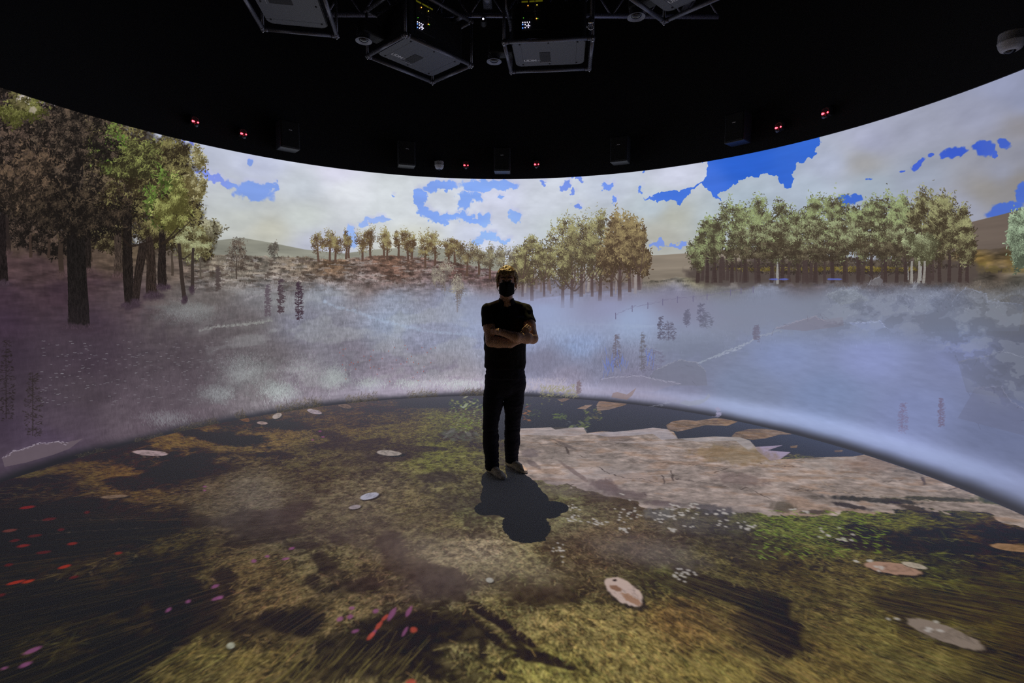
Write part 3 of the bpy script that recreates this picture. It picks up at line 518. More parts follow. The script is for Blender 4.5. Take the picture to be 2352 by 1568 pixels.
    for q, t in enumerate([(540, 1008, 95, 17, 6, 0), (470, 1000, 60, 10, 10, 0), (760, 1000, 50, 14, 10, .05), (640, 975, 70, 12, 4, .05), (620, 1045, 60, 9, 0, .1), (430, 1075, 110, 40, -8, 0), (900, 1048, 90, 14, -6, .05), (850, 1018, 70, 10, -10, .1), (960, 1030, 60, 8, 0, .1), (300, 1110, 60, 20, 0, .05), (230, 1180, 260, 26, 0, .12), (120, 1220, 180, 60, 0, .02), (350, 1215, 150, 26, -8, .05), (560, 1195, 60, 30, -20, .1), (660, 1180, 90, 22, -22, .05), (600, 1235, 110, 18, -12, .08), (690, 1252, 50, 9, 4, .05), (780, 1240, 22, 12, 20, .15), (750, 1298, 36, 22, 30, .1), (720, 1335, 22, 20, 0, .1), (586, 1352, 24, 8, 0, .1), (900, 1250, 30, 36, 0, .2), (930, 1300, 60, 26, 20, .2), (1000, 1335, 60, 24, 10, .12), (1040, 1360, 40, 14, 30, .1), (850, 1340, 30, 18, 0, .15), (780, 1350, 30, 20, 0, .3),
              (430, 1385, 80, 50, 0, .02), (400, 1430, 50, 36, 0, .05), (520, 1320, 30, 26, 0, .05), (510, 1360, 40, 24, 20, .1), (630, 1425, 44, 28, 0, .02), (570, 1440, 50, 14, 0, .1), (700, 1430, 40, 34, 0, .05), (820, 1470, 130, 40, -25, .12), (960, 1460, 80, 60, 0, .08), (900, 1520, 140, 40, 0, .15), (180, 1380, 240, 36, -8, .05), (130, 1350, 100, 20, 0, .05), (330, 1500, 120, 40, -15, .06), (90, 1545, 110, 30, 0, .05), (250, 1540, 80, 40, 0, .03), (1060, 1440, 60, 40, 0, .15), (1240, 1355, 70, 18, 10, .25), (1220, 1378, 50, 12, 10, .2), (1130, 1460, 60, 14, 40, .05), (1190, 1480, 46, 12, 40, .1), (1260, 1520, 70, 9, 14, .05), (1210, 1510, 40, 9, 14, .05), (1110, 1480, 16, 40, 0, .1), (1150, 1550, 26, 12, 40, .02),
              (1560, 1345, 80, 16, 20, .2), (1680, 1360, 110, 24, 22, .05), (1620, 1300, 60, 12, 15, .3), (1750, 1400, 70, 50, 50, .03), (1800, 1460, 60, 60, 50, .03), (1720, 1440, 50, 30, 40, .1), (1990, 1250, 70, 16, 5, .05), (2080, 1225, 160, 14, 0, .2), (1960, 1210, 36, 10, 0, .2), (1720, 1280, 60, 30, 30, .25), (1850, 1300, 60, 10, 10, .3), (2080, 1390, 90, 34, 12, .06), (2180, 1370, 120, 30, 10, .12), (2260, 1260, 120, 16, 4, .15), (2300, 1540, 100, 26, 10, .1), (2200, 1560, 90, 20, 0, .1), (2350, 1480, 60, 60, 0, .2), (1650, 1230, 80, 16, 0, .3), (1500, 1230, 60, 10, 0, .35), (1380, 1140, 50, 12, 0, .2), (1090, 1200, 30, 20, 0, .3), (1100, 1225, 40, 10, 0, .35), (1010, 1095, 60, 12, 0, .15), (1050, 1000, 60, 14, 0, .1), (980, 930, 50, 8, 0, .05), (860, 940, 40, 8, 0, .1), (1050, 1225, 60, 12, 0, .4), (1700, 1372, 150, 26, 22, .02), (1775, 1440, 80, 60, 50, .0), (1610, 1342, 90, 16, 18, .1), (1175, 1448, 110, 13, 34, .02), (1235, 1505, 110, 11, 14, .02), (905, 1470, 130, 34, -12, .03), (700, 1424, 60, 30, 0, .0), (1245, 1366, 95, 20, 5, .15), (425, 1395, 70, 55, 0, .0), (2090, 1250, 170, 18, 4, .1), (1955, 1226, 50, 18, 0, .1), (2150, 1388, 150, 24, 12, .08), (1010, 1325, 70, 28, 15, .08), (900, 1255, 40, 34, 20, .12), (820, 1345, 36, 22, 0, .1)]):
        spot(*t, seed=(q*5+3) % 12)
    K = K*(1-0.5*ss(620, 250, PX)*ss(1120, 1220, PY)); K = np.clip(K, 0, 1)
    # blades lie outward from the middle of the room
    ang = np.arctan2(YY-ROOM_Y, XX-ROOM_X); rad = np.hypot(XX-ROOM_X, YY-ROOM_Y)
    wob = (fbm(XX*1.6, YY*1.6, 9, 2)-.5)*1.6*(1-ss(1.5, 3.5, rad))
    ca, sa = np.cos(ang+wob), np.sin(ang+wob)
    fa = fbm(ang*26+wob*8, rad*13, 5, 3); fb = fbm(XX*38, YY*38, 6, 3)
    st = fa*0.55+fb*0.45
    fc = fbm(XX*26, YY*26, 11, 3); st = st*0.55+fc*0.45
    sw = ss(2.2, 3.6, rad)*0.22; st = st*(1-sw)+fa*sw
    Kf = np.clip(K*1.12+(fbm(XX*9, YY*9, 7, 3)-.5)*0.35*ss(0.05, 0.4, K), 0, 1)
    T = np.clip(Kf*(0.22+1.0*ss(.36, .64, st)), 0, 1)
    mot = fbm(XX*14, YY*14, 2, 3)
    lum = L.mean(2, keepdims=True); L = (L*0.72+lum*0.28)*np.array((1.03, .97, .92), np.float32)
    D *= np.array((1.0, .93, .90), np.float32)
    C = D*(1-T[..., None])+L*1.02*T[..., None]*(0.68+0.5*mot[..., None])
    C *= (0.82+0.36*fb[..., None])
    cv.C = C.astype(np.float32); C = cv.C
    del fa, fb, st, ca, sa, wob
    # blades ----------------------------------------------------------------
    def samp(A, u, v):
        return A[np.clip(v.astype(int), 0, FW_-1), np.clip(u.astype(int), 0, FW_-1)]
    def blades(n, ln, wd, gain, kmin, alpha, spread, region=None, col=None, far=1.0):
        if region: px = region[0]+(region[2]-region[0])*rs.rand(n); py = region[1]+(region[3]-region[1])*rs.rand(n)
        else:
            X = FX0+FS*rs.rand(n); Y = 1.7+(FY0+FS-1.9)*rs.rand(n)
            px, py = project(X, Y, 0.0)
        u, v = floor_map(px, py); k = samp(K, u, v)
        X = u/FW_*FS+FX0; Y = v/FW_*FS+FY0
        ok = (k > kmin*(0.4+1.2*rs.rand(n))) & (np.hypot(X-ROOM_X, Y-ROOM_Y) < ROOM_R) & (px > -60) & (px < 2412) & (py < 1640)
        px, py, u, v, X, Y, k = [q[ok] for q in (px, py, u, v, X, Y, k)]
        m = len(px)
        r = np.hypot(X-ROOM_X, Y-ROOM_Y); a = np.arctan2(Y-ROOM_Y, X-ROOM_X)+rs.randn(m)*spread*np.clip(1.6-r*0.35, .12, 1.5)
        l = ln*(0.4+1.0*rs.rand(m))*(0.6+0.35*r)
        px2, py2 = project(X+np.cos(a)*l, Y+np.sin(a)*l, 0.0)
        c = (samp(L, u, v)*255) if col is None else np.broadcast_to(np.array(col, np.float32), (m, 3))
        c = np.clip(c*(gain[0]+(gain[1]-gain[0])*rs.rand(m, 1))*(1+0.05*rs.randn(m, 3)*np.array([1, .5, 1])), 0, 255)
        cv.strokes(px, py, np.arctan2(py2-py, px2-px), np.hypot(px2-px, py2-py), wd*np.hypot(px2-px, py2-py)/np.maximum(l, 1e-3)/1.0, c, alpha*(1-(1-far)*ss(2.6, 4.6, Y)))
    blades(150000, .030, .0035, (0.7, 1.1), .6, .55, 1.0)
    blades(190000, .030, .0040, (0.30, 0.52), .35, .62, 1.0, far=.3)
    blades(120000, .032, .0030, (1.0, 1.5), .5, .75, 1.0, far=.6)
    blades(110000, .034, .0034, (0.28, 0.46), .35, .55, 1.0, far=.2)
    blades(16000, .06, .0030, (1.0, 1.35), .5, .6, .8)
    blades(4000, .10, .0030, (0.5, 0.9), .02, .30, .15)
    blades(1800, .22, .0025, (0.8, 1.2), .03, .28, .10, (1500, 1300, 2352, 1568))
    blades(900, .26, .0025, (0.7, 1.1), .03, .28, .10, (0, 1150, 800, 1568))
    # leafy spots
    def leaves(n, reg, cols, s=5, al=.85):
        px = reg[0]+(reg[2]-reg[0])*rs.rand(n); py = reg[1]+(reg[3]-reg[1])*rs.rand(n)
        c = np.array(cols, float)[rs.randint(0, len(cols), n)]*(0.85+.3*rs.rand(n, 1))
        cv.strokes(px, py, rs.randn(n)*.5, s*(.5+rs.rand(n)), s*.35, np.clip(c, 0, 255), al)
    # bare grey floor where the picture is empty (deep water) ------------------
    water = [(1150, 906), (1250, 905), (1350, 912), (1500, 926), (1600, 942), (1700, 962), (1800, 984), (1900, 1012), (2010, 1050), (1990, 1050), (1780, 1060), (1730, 1030), (1500, 1000), (1180, 1000), (1160, 960)]
    base = np.array((0, 0, 0), np.float32)/255
    wob = (fbm(XX*9, YY*9, 3, 4)-.5)*26
    inside = ss(1105, 1160, PX+wob*1.6)*(1-ss(1000, 1012, PY-np.interp(PX, [1100, 1600, 2000], [0, 10, 52])))
    inside = np.maximum(inside, ss(900, 940, PX+wob)*(1-ss(925, 940, PY+wob*.4))*ss(900, 905, PY)*.8)
    mix(C, base, inside)
    leaves(420, (1030, 915, 1130, 992), [(112, 122, 66), (104, 116, 58), (124, 124, 100)], 4)
    leaves(60, (1010, 990, 1100, 1010), [(90, 92, 84), (100, 100, 96)], 10, .4)
    for (x, y, l, a, c) in [(1078, 921, 12, .3, (150, 146, 136)), (1066, 914, 10, -.6, (150, 150, 130)), (1058, 932, 12, .5, (148, 158, 150)), (1066, 935, 14, -.9, (150, 158, 130)), (1086, 928, 9, -.6, (150, 156, 110)), (1110, 934, 10, -.7, (138, 140, 92)), (1116, 940, 10, .9, (130, 138, 70)), (1080, 914, 8, .2, (130, 112, 122)), (1046, 955, 14, 0, (120, 130, 64)), (980, 958, 16, .1, (112, 124, 54)), (1055, 968, 14, .1, (120, 128, 66))]:
        cv.strokes([x], [y], np.array([a]), np.array([float(l)*.8]), 2.4, c, .9)
    leaves(46, (1190, 905, 1290, 930), [(108, 112, 78), (100, 100, 70)], 3); leaves(40, (1210, 940, 1240, 955), [(96, 104, 66)], 3); leaves(60, (1268, 950, 1300, 962), [(100, 110, 50)], 4); leaves(80, (1340, 935, 1380, 966), [(100, 106, 66), (112, 104, 86)], 4); leaves(20, (1200, 930, 1215, 965), [(130, 96, 76)], 6); leaves(30, (1300, 965, 1350, 984), [(88, 92, 98), (98, 104, 80)], 9)
    def rock(pts, col, seed=2, dk=.5):
        pts = np.array(pts, np.float32)
        wy, wx = cv.window(pts[:, 0].min(), pts[:, 1].min(), pts[:, 0].max(), pts[:, 1].max())
        X = PX[wy, wx]; Y = PY[wy, wx]; x = XX[wy, wx]; y = YY[wy, wx]
        lo_ = ss(1088, 1120, Y)*9; ins = inpoly(X+(fbm(x*11, y*11, 8, 3)-.5)*3*lo_, Y+(fbm(x*9+5, y*9, 9, 4)-.5)*3.4*lo_, pts)
        c = np.array(col, np.float32)/255*np.ones(X.shape+(3,), np.float32)
        n1 = fbm(x*2.6+y, y*4-x*.6, seed, 5, .62); n2 = fbm(x*13+y*4, y*20-x*3, seed+1, 4, .6); n3 = fbm(x*60, y*90, seed+2, 2)
        c *= (1.04+0.85*(n1-.5)+0.55*(n2-.5)+.2*(n3-.5))[..., None]
        warm = ss(.48, .62, n1*.5+fbm(x*6+4, y*14, seed+4, 4)*.5)
        c = c*(1-warm[..., None]*.45)+np.array((128, 100, 80), np.float32)/255*(0.7+.6*n2[..., None])*warm[..., None]*.45
        sub = cv.C[wy, wx]; sub = sub*(1-ins[..., None])+c*ins[..., None]; cv.C[wy, wx] = sub
    # sandbanks in the water
    for p in [[(1530, 976), (1545, 967), (1570, 964), (1600, 966), (1640, 960), (1680, 960), (1700, 966), (1670, 978), (1620, 976), (1580, 986), (1556, 991), (1534, 986)], [(1680, 1002), (1690, 992), (1720, 985), (1755, 984), (1800, 990), (1850, 986), (1880, 988), (1840, 996), (1790, 998), (1760, 1006), (1730, 1010), (1700, 1006)],
              [(1370, 930), (1376, 921), (1400, 915), (1440, 912), (1450, 918), (1436, 930), (1400, 940), (1372, 944)], [(1325, 938), (1345, 930), (1362, 929), (1345, 940)], [(1815, 1024), (1832, 1022), (1830, 1028), (1816, 1028)], [(1916, 1034), (1936, 1033), (1934, 1038), (1918, 1038)], [(1280, 917), (1318, 911), (1300, 920), (1290, 923)]]:
        rock(p, (120, 104, 98), 6)
    main = [(1184, 984), (1225, 983), (1265, 981), (1276, 986), (1300, 983), (1340, 981), (1348, 994), (1385, 990), (1410, 992), (1450, 988), (1500, 982), (1532, 985), (1548, 992), (1557, 1007), (1600, 1005), (1640, 1002), (1700, 1004), (1722, 1011), (1735, 1026), (1798, 1022), (1763, 1034), (1816, 1038), (1792, 1054), (1830, 1053), (1900, 1049), (1960, 1048), (1995, 1042), (2005, 1050), (2036, 1040), (2075, 1048), (2120, 1060), (2180, 1068), (2240, 1088), (2300, 1112), (2352, 1132), (2420, 1150), (2420, 1240),
            (2352, 1216), (2300, 1196), (2260, 1176), (2150, 1172), (2080, 1168), (2000, 1174), (1930, 1176), (1860, 1182), (1820, 1178), (1760, 1182), (1700, 1186), (1650, 1176), (1600, 1166), (1540, 1168), (1480, 1160), (1420, 1142), (1370, 1132), (1320, 1116), (1260, 1108), (1220, 1100), (1190, 1100), (1176, 1060), (1178, 1010)]
    rock(main, (146, 132, 124), 3)
    for p, c, a in [([(1184, 984), (1265, 981), (1340, 981), (1348, 994), (1320, 1001), (1184, 998)], (168, 160, 164), .45), ([(1348, 994), (1410, 991), (1500, 982), (1532, 985), (1557, 1007), (1520, 1010), (1500, 996), (1400, 1004)], (170, 166, 178), .5), ([(1557, 1007), (1640, 1002), (1700, 1004), (1722, 1011), (1738, 1028), (1720, 1036), (1690, 1012), (1600, 1014)], (172, 168, 172), .5),
                    ([(1735, 1026), (1798, 1022), (1763, 1034), (1816, 1038), (1792, 1054), (1770, 1058), (1740, 1036)], (158, 146, 178), .75), ([(1350, 1004), (1395, 1002), (1402, 1014), (1460, 1012), (1440, 1000)], (104, 90, 86), .4), ([(1850, 1056), (1900, 1052), (2000, 1046), (1960, 1062), (1900, 1080), (1840, 1072)], (172, 162, 156), .3), ([(1300, 1010), (1400, 1014), (1620, 1010), (1500, 1020)], (170, 160, 160), .35)]:
        cv.poly(PX, PY, p, c, a)
    for (x, y, rx, ry, rot, c, a) in [(1690, 1045, 90, 20, 4, (120, 100, 66), .4), (1700, 1100, 60, 14, 4, (96, 80, 78), .45), (1260, 1130, 60, 12, 0, (112, 104, 80), .3), (2010, 1148, 110, 6, 4, (52, 52, 56), .85), (2150, 1146, 110, 5, 2, (56, 56, 46), .8), (2290, 1148, 60, 12, 8, (66, 70, 50), .8), (1990, 1066, 60, 18, 0, (120, 96, 84), .4), (1350, 1060, 120, 16, 8, (160, 148, 140), .3), (1400, 1090, 100, 12, 4, (166, 156, 156), .35), (1216, 1040, 20, 9, 0, (88, 78, 82), .5), (1960, 1163, 46, 5, 10, (50, 46, 52), .8), (2100, 1168, 60, 6, 14, (56, 50, 52), .8), (1870, 1176, 40, 5, 0, (60, 52, 52), .7), (1800, 1164, 30, 12, 0, (64, 58, 50), .6),
                                      (1390, 1115, 34, 14, 5, (86, 70, 70), .7), (1440, 1135, 50, 9, 5, (88, 74, 74), .6), (1520, 1156, 40, 6, 5, (92, 78, 80), .6), (1510, 1180, 36, 14, 0, (100, 98, 100), .6), (1640, 1170, 44, 12, 10, (74, 70, 74), .7), (1320, 1084, 40, 4, 35, (104, 88, 86), .6), (1222, 1064, 18, 5, 30, (92, 80, 80), .6), (1300, 1022, 34, 3, 25, (92, 82, 80), .6), (2260, 1070, 60, 14, 20, (128, 126, 150), .4)]:
        cv.blob(PX, PY, x, y, rx, ry, rot, c, a, .3, .5, 10, int(x) % 9)
    def crack(pts, c=(74, 64, 62), w=1.4, a=.75):
        for (x0, y0), (x1, y1) in zip(pts[:-1], pts[1:]):
            n = max(2, int(math.hypot(x1-x0, y1-y0)/5)); t = np.linspace(0, 1, n+1)
            xx = x0+(x1-x0)*t+rs.randn(n+1)*1.2; yy = y0+(y1-y0)*t+rs.randn(n+1)*.9
            cv.strokes(xx[:-1], yy[:-1], np.arctan2(np.diff(yy), np.diff(xx)), np.hypot(np.diff(xx), np.diff(yy))+.5, w*(.5+rs.rand(n)), c, a)
    for p in [[(1275, 1018), (1300, 1026), (1306, 1042), (1345, 1050)], [(1370, 1070), (1400, 1088), (1440, 1098), (1480, 1100), (1510, 1110)], [(1520, 1062), (1600, 1068), (1670, 1076), (1640, 1085)], [(1550, 1100), (1620, 1108), (1700, 1124), (1712, 1118), (1770, 1146)], [(1475, 1134), (1530, 1146)], [(2028, 1108), (2070, 1102)], [(2112, 1116), (2124, 1112), (2118, 1096)], [(2180, 1126), (2204, 1116), (2200, 1100)], [(1800, 1120), (1850, 1124), (1950, 1132), (2050, 1146)], [(1740, 1062), (1790, 1070), (1850, 1072)], [(1540, 1080), (1546, 1104)], [(1522, 1090), (1524, 1112)]]:
        crack(p)
    crack([(1900, 1124), (1960, 1134), (2080, 1144), (2180, 1154), (2300, 1160)], (168, 152, 140), 2.2, .6); crack([(1880, 1100), (1910, 1120), (1960, 1134)], (160, 140, 122), 2, .6)
    for k in range(420):
        x = 1190+rs.rand()*1100; y0 = np.interp(x, [1190, 1700, 2000, 2352], [995, 1020, 1055, 1140]); y = y0+rs.rand()*110
        if y > 1180: continue
        c = (170, 158, 150) if rs.rand() < .5 else (98, 82, 76)
        cv.strokes([x], [y], np.array([rs.randn()*.25]), np.array([6+14*rs.rand()]), 1.3, c, .3)
    # mist drifting over the middle
    for (x, y, rx, ry, rot, c, a) in [(560, 1150, 110, 60, -10, (132, 126, 118), .22), (1080, 1290, 190, 50, 8, (160, 148, 134), .26), (1500, 1270, 130, 30, 8, (118, 110, 108), .35), (700, 1200, 160, 60, -10, (96, 84, 84), .22), (1350, 1200, 200, 60, 10, (110, 100, 98), .15), (900, 1230, 120, 50, 0, (100, 86, 84), .2), (1000, 1350, 90, 30, 0, (100, 88, 86), .3), (1650, 1200, 90, 30, 0, (92, 90, 98), .3), (1320, 1120, 120, 20, 4, (124, 112, 116), .3), (1560, 1190, 60, 30, 0, (100, 100, 104), .25), (930, 1180, 200, 80, 0, (110, 98, 88), .12)]:
        cv.blob(PX, PY, x, y, rx, ry, rot, c, a, .6, .3, 30, int(x) % 7)
    # stones, petals, blossom --------------------------------------------------
    def stone(x, y, rx, ry, rot, c, sh=True):
        if sh: cv.blob(PX, PY, x+rx*.15, y+ry*.45, rx*1.08, ry*.95, rot, (36, 30, 28), .75, .15, .2, 5, 2)
        cv.blob(PX, PY, x, y, rx, ry, rot, c, .95, .08, .14, 11, int(x) % 9)
        n = int(rx*1.2)
        cv.strokes(x+(rs.rand(n)-.5)*rx*1.3, y+(rs.rand(n)-.5)*ry*1.3, math.radians(rot)+rs.randn(n)*.4, 2+rx*.25*rs.rand(n), 1.4, tuple(v*.72 for v in c), .45)
    for t in [(848, 1139, 22, 7, -14, (166, 164, 176)), (815, 1164, 14, 5, -10, (150, 138, 140)), (722, 945, 17, 5, 12, (170, 156, 162)), (636, 955, 11, 6, -20, (172, 158, 152)), (602, 971, 12, 3.5, 4, (164, 142, 138)), (560, 962, 14, 5, 18, (128, 96, 78)), (345, 1040, 42, 6, 4, (168, 146, 146)), (893, 1040, 30, 6, 4, (162, 150, 142)), (792, 932, 16, 5, 12, (122, 104, 100)), (1433, 1358, 50, 24, 34, (184, 162, 150)), (2052, 1305, 66, 13, 8, (158, 126, 108)), (2170, 1455, 96, 18, 20, (130, 116, 104)), (2330, 1258, 60, 8, 6, (150, 118, 92)), (262, 1140, 30, 4, -4, (122, 100, 84)), (1125, 1332, 9, 6, 10, (160, 156, 146)), (530, 1482, 9, 7, 0, (160, 160, 140)), (2100, 1298, 30, 6, 12, (170, 158, 140))]:
        stone(*t)
    cv.blob(PX, PY, 1414, 1350, 14, 6, 20, (112, 78, 58), .8, .2, .4, 5, 1); cv.blob(PX, PY, 1450, 1376, 26, 7, 30, (130, 92, 66), .7, .2, .5, 5, 2); cv.blob(PX, PY, 1412, 1332, 5, 3, 0, (40, 30, 30), .9, .2, .2)
    def petal(x, y, l, w, rot, c, a=.78):
        cv.blob(PX, PY, x, y, l, w, rot, c, a, .25, .15, 4, int(x) % 9)
    R1, R2, R3 = (128, 44, 36), (88, 28, 36), (164, 50, 36)
    for (x, y, l, c) in [(62, 1165, 18, R1), (113, 1192, 16, R2), (22, 1218, 17, (110, 62, 58)), (80, 1230, 16, R2), (34, 1241, 12, R2), (53, 1253, 15, R1), (100, 1268, 17, R2), (166, 1248, 12, R1), (272, 1270, 8, R1), (148, 1301, 15, R3), (36, 1337, 22, R3), (64, 1335, 14, R3), (170, 1325, 10, R2), (20, 1297, 10, R2), (4, 1366, 8, R2), (140, 1216, 8, R2), (200, 1176, 6, R2)]:
        petal(x, y, l, 3.4, -8 if y < 1300 else -14, c)
    P1 = (132, 76, 116)
    for (x, y, l, w, r) in [(494, 1346, 9, 4, -20), (432, 1381, 6, 4, -20), (500, 1373, 14, 4, -18), (387, 1400, 8, 4, -40), (75, 1493, 22, 5, -22), (58, 1526, 16, 5, -22), (10, 1534, 8, 3, -10), (670, 1259, 7, 3, -14), (614, 1277, 5, 3, 0), (656, 1283, 9, 3, -10), (583, 1288, 6, 4, 0), (506, 1373, 6, 3, 0), (808, 1396, 6, 4, 0), (781, 1421, 8, 5, -20), (804, 1416, 7, 5, -20), (863, 1403, 7, 5, -20), (816, 1449, 9, 4, -15), (900, 1410, 17, 6, -58), (939, 1404, 14, 5, -62), (930, 1450, 13, 4, -60), (858, 1453, 11, 4, -50), (470, 1117, 4, 2, 0), (470, 1126, 3, 2, 0), (735, 990, 4, 2, 0), (742, 1003, 4, 2, 0), (718, 1010, 3, 2, 0), (212, 1029, 4, 2, 0)]:
        petal(x, y, l, w, r, P1)
    for (x, y, l, w, r) in [(870, 1436, 13, 5, -50), (852, 1460, 12, 5, -45), (950, 1446, 8, 7, 0), (944, 1567, 12, 8, 0), (884, 1418, 10, 4, -45)]:
        petal(x, y, l, w, r, (176, 72, 58))
    def blossom(x, y, n, sx, sy, s, c=(172, 166, 158), rot=12):
        for k in range(n):
            petal(x+rs.randn()*sx, y+rs.randn()*sy, s*.85*(.7+.6*rs.rand()), s*.36, rot, c)
    for (x, y, n, sx, sy, s) in [(1315, 1166, 9, 12, 4, 4), (1316, 1192, 12, 11, 6, 4.5), (1283, 1262, 14, 9, 10, 4.5), (1380, 1202, 9, 12, 3, 5), (1428, 1217, 9, 10, 4, 5), (1370, 1196, 4, 8, 3, 4), (1450, 1180, 18, 24, 8, 4.5), (1520, 1188, 10, 20, 6, 5), (1430, 1138, 3, 8, 4, 4), (1550, 1162, 6, 10, 3, 4.5), (1580, 1180, 20, 26, 8, 5), (1560, 1215, 10, 16, 6, 5), (1600, 1160, 6, 14, 3, 5), (1666, 1178, 8, 16, 4, 5.5), (1660, 1200, 5, 14, 5, 5), (1700, 1206, 5, 10, 5, 5), (1565, 1318, 14, 14, 9, 6), (1550, 1322, 2, 2, 2, 7), (1840, 1173, 6, 14, 3, 5.5), (1726, 1211, 6, 10, 4, 6), (1938, 1230, 8, 16, 6, 7), (1880, 1216, 3, 8, 3, 6), (1904, 1227, 3, 6, 3, 6), (1966, 1287, 2, 4, 2, 7), (1993, 1285, 3, 5, 2, 7), (2053, 1421, 2, 5, 1, 8), (2020, 1303, 4, 10, 4, 7), (2160, 1440, 4, 20, 8, 9)]:
        blossom(x, y, n, sx, sy, s)
    n = 260; px = 1720+rs.rand(n)*320; py = 1170+rs.rand(n)*110
    cv.strokes(px, py, .25+rs.randn(n)*.2, 6+10*rs.rand(n), 3.2, np.array((112, 132, 58))[None]*(.8+.4*rs.rand(n, 1)), .7)
    # long stalks lying outward, lower left
    n = 70; px = 660+rs.rand(n)*330; py = 1440+rs.rand(n)*90
    cv.strokes(px, py, math.radians(132)+rs.randn(n)*.12, 30+90*rs.rand(n), 1.5, np.array((128, 116, 64))[None]*(.6+.5*rs.rand(n, 1)), .6)
    for (x0, y0, x1, y1) in [(0, 1133, 260, 1142), (70, 1195, 330, 1190), (110, 1225, 330, 1212), (0, 1080, 200, 1110)]:
        crack([(x0, y0), (x1, y1)], (96, 84, 74), 1.0, .4)
    # distance in from the foot of the cove
    edge = ROOM_R-COVE_R-rad
    return np.clip(C, 0, 1)

def ambient(x, y):
    b = np.interp(y, [0.5, 1, 2, 3, 4, 5, 6, 7, 7.6], [.005, .008, .013, .019, .027, .040, .054, .070, .075])
    kx = 1+0.65*ss(0.8, 3.6, x); kb = (1.22+0.14*ss(3, 7, y))*(1+0.28*ss(0.8, 3.6, x))*(1-0.12*ss(0, -3, x))
    kg = 1.0+0.05*ss(0, 3, x)-0.05*ss(0, -3, x)
    return np.stack([b*kx, b*kx*kg, b*kx*kb], -1).astype(np.float32)*AMB_K
AMB_K = 0.95
# ---------------------------------------------------------------- small helpers
def tag(o, label=None, cat=None, group=None, kind=None):
    if label: o['label'] = label
    if cat: o['category'] = cat
    if group: o['group'] = group
    if kind: o['kind'] = kind
    return o
def link(name, me, mat=None, parent=None, smooth=False, loc=None):
    o = bpy.data.objects.new(name, me); COL.objects.link(o)
    if mat is not None: me.materials.append(mat)
    if smooth:
        me.polygons.foreach_set('use_smooth', [True]*len(me.polygons))
    if parent is not None: o.parent = parent
    if loc is not None: o.location = loc
    return o
def bm_obj(name, bm, mat=None, parent=None, smooth=False, loc=None):
    me = bpy.data.meshes.new(name); bmesh.ops.recalc_face_normals(bm, faces=bm.faces); bm.to_mesh(me); bm.free()
    return link(name, me, mat, parent, smooth, loc)
def empty(name, loc, rot=None):
    o = bpy.data.objects.new(name, None); COL.objects.link(o); o.location = loc
    if rot is not None: o.rotation_euler = rot
    o.empty_display_size = 0.1
    return o
def copy_tree(o, parent=None):
    c = o.copy(); COL.objects.link(c)
    if parent is not None: c.parent = parent
    for ch in list(o.children): copy_tree(ch, c)
    return c
def add_box(bm, c, s, bevel=0.0, seg=2, rot=None):
    M = Matrix.Translation(c) @ (rot.to_4x4() if rot is not None else Matrix.Identity(4)) @ Matrix.Diagonal((s[0], s[1], s[2], 1))
    r = bmesh.ops.create_cube(bm, size=1.0, matrix=M)
    if bevel:
        es = list({e for v in r['verts'] for e in v.link_edges})
        bmesh.ops.bevel(bm, geom=es, offset=bevel, segments=seg, affect='EDGES', profile=0.5)
def add_tube(bm, a, b, r1, r2=None, n=14, caps=True):
    a = Vector(a); b = Vector(b); d = b-a
    q = d.to_track_quat('Z', 'Y').to_matrix().to_4x4()
    bmesh.ops.create_cone(bm, cap_ends=caps, segments=n, radius1=r1, radius2=r1 if r2 is None else r2, depth=d.length, matrix=Matrix.Translation((a+b)/2) @ q)
def add_ball(bm, c, r, u=14, v=10, s=(1, 1, 1)):
    bmesh.ops.create_uvsphere(bm, u_segments=u, v_segments=v, radius=r, matrix=Matrix.Translation(c) @ Matrix.Diagonal((s[0], s[1], s[2], 1)))
def add_lathe(bm, prof, n=28, M=None):
    rings = []
    for (r, z) in prof:
        ring = []
        for k in range(n):
            a = 2*math.pi*k/n; p = Vector((r*math.cos(a), r*math.sin(a), z))
            ring.append(bm.verts.new(M @ p if M is not None else p))
        rings.append(ring)
    for A, B in zip(rings[:-1], rings[1:]):
        for k in range(n): bm.faces.new((A[k], A[(k+1) % n], B[(k+1) % n], B[k]))
    for R in (rings[0], rings[-1]):
        try: bm.faces.new(R)
        except ValueError: pass
def add_rrect(bm, c, w, d, h, r, n=6):
    # upright slab with rounded corners
    pts = []
    for sx, sy, a0 in ((1, 1, 0), (-1, 1, 90), (-1, -1, 180), (1, -1, 270)):
        for k in range(n+1):
            a = math.radians(a0+90*k/n)
            pts.append((c[0]+sx*(w/2-r)+r*math.cos(a), c[1]+sy*(d/2-r)+r*math.sin(a)))
    lo = [bm.verts.new((x, y, c[2]-h/2)) for x, y in pts]; hi = [bm.verts.new((x, y, c[2]+h/2)) for x, y in pts]
    bm.faces.new(lo); bm.faces.new(hi)
    m = len(pts)
    for k in range(m): bm.faces.new((lo[k], lo[(k+1) % m], hi[(k+1) % m], hi[k]))
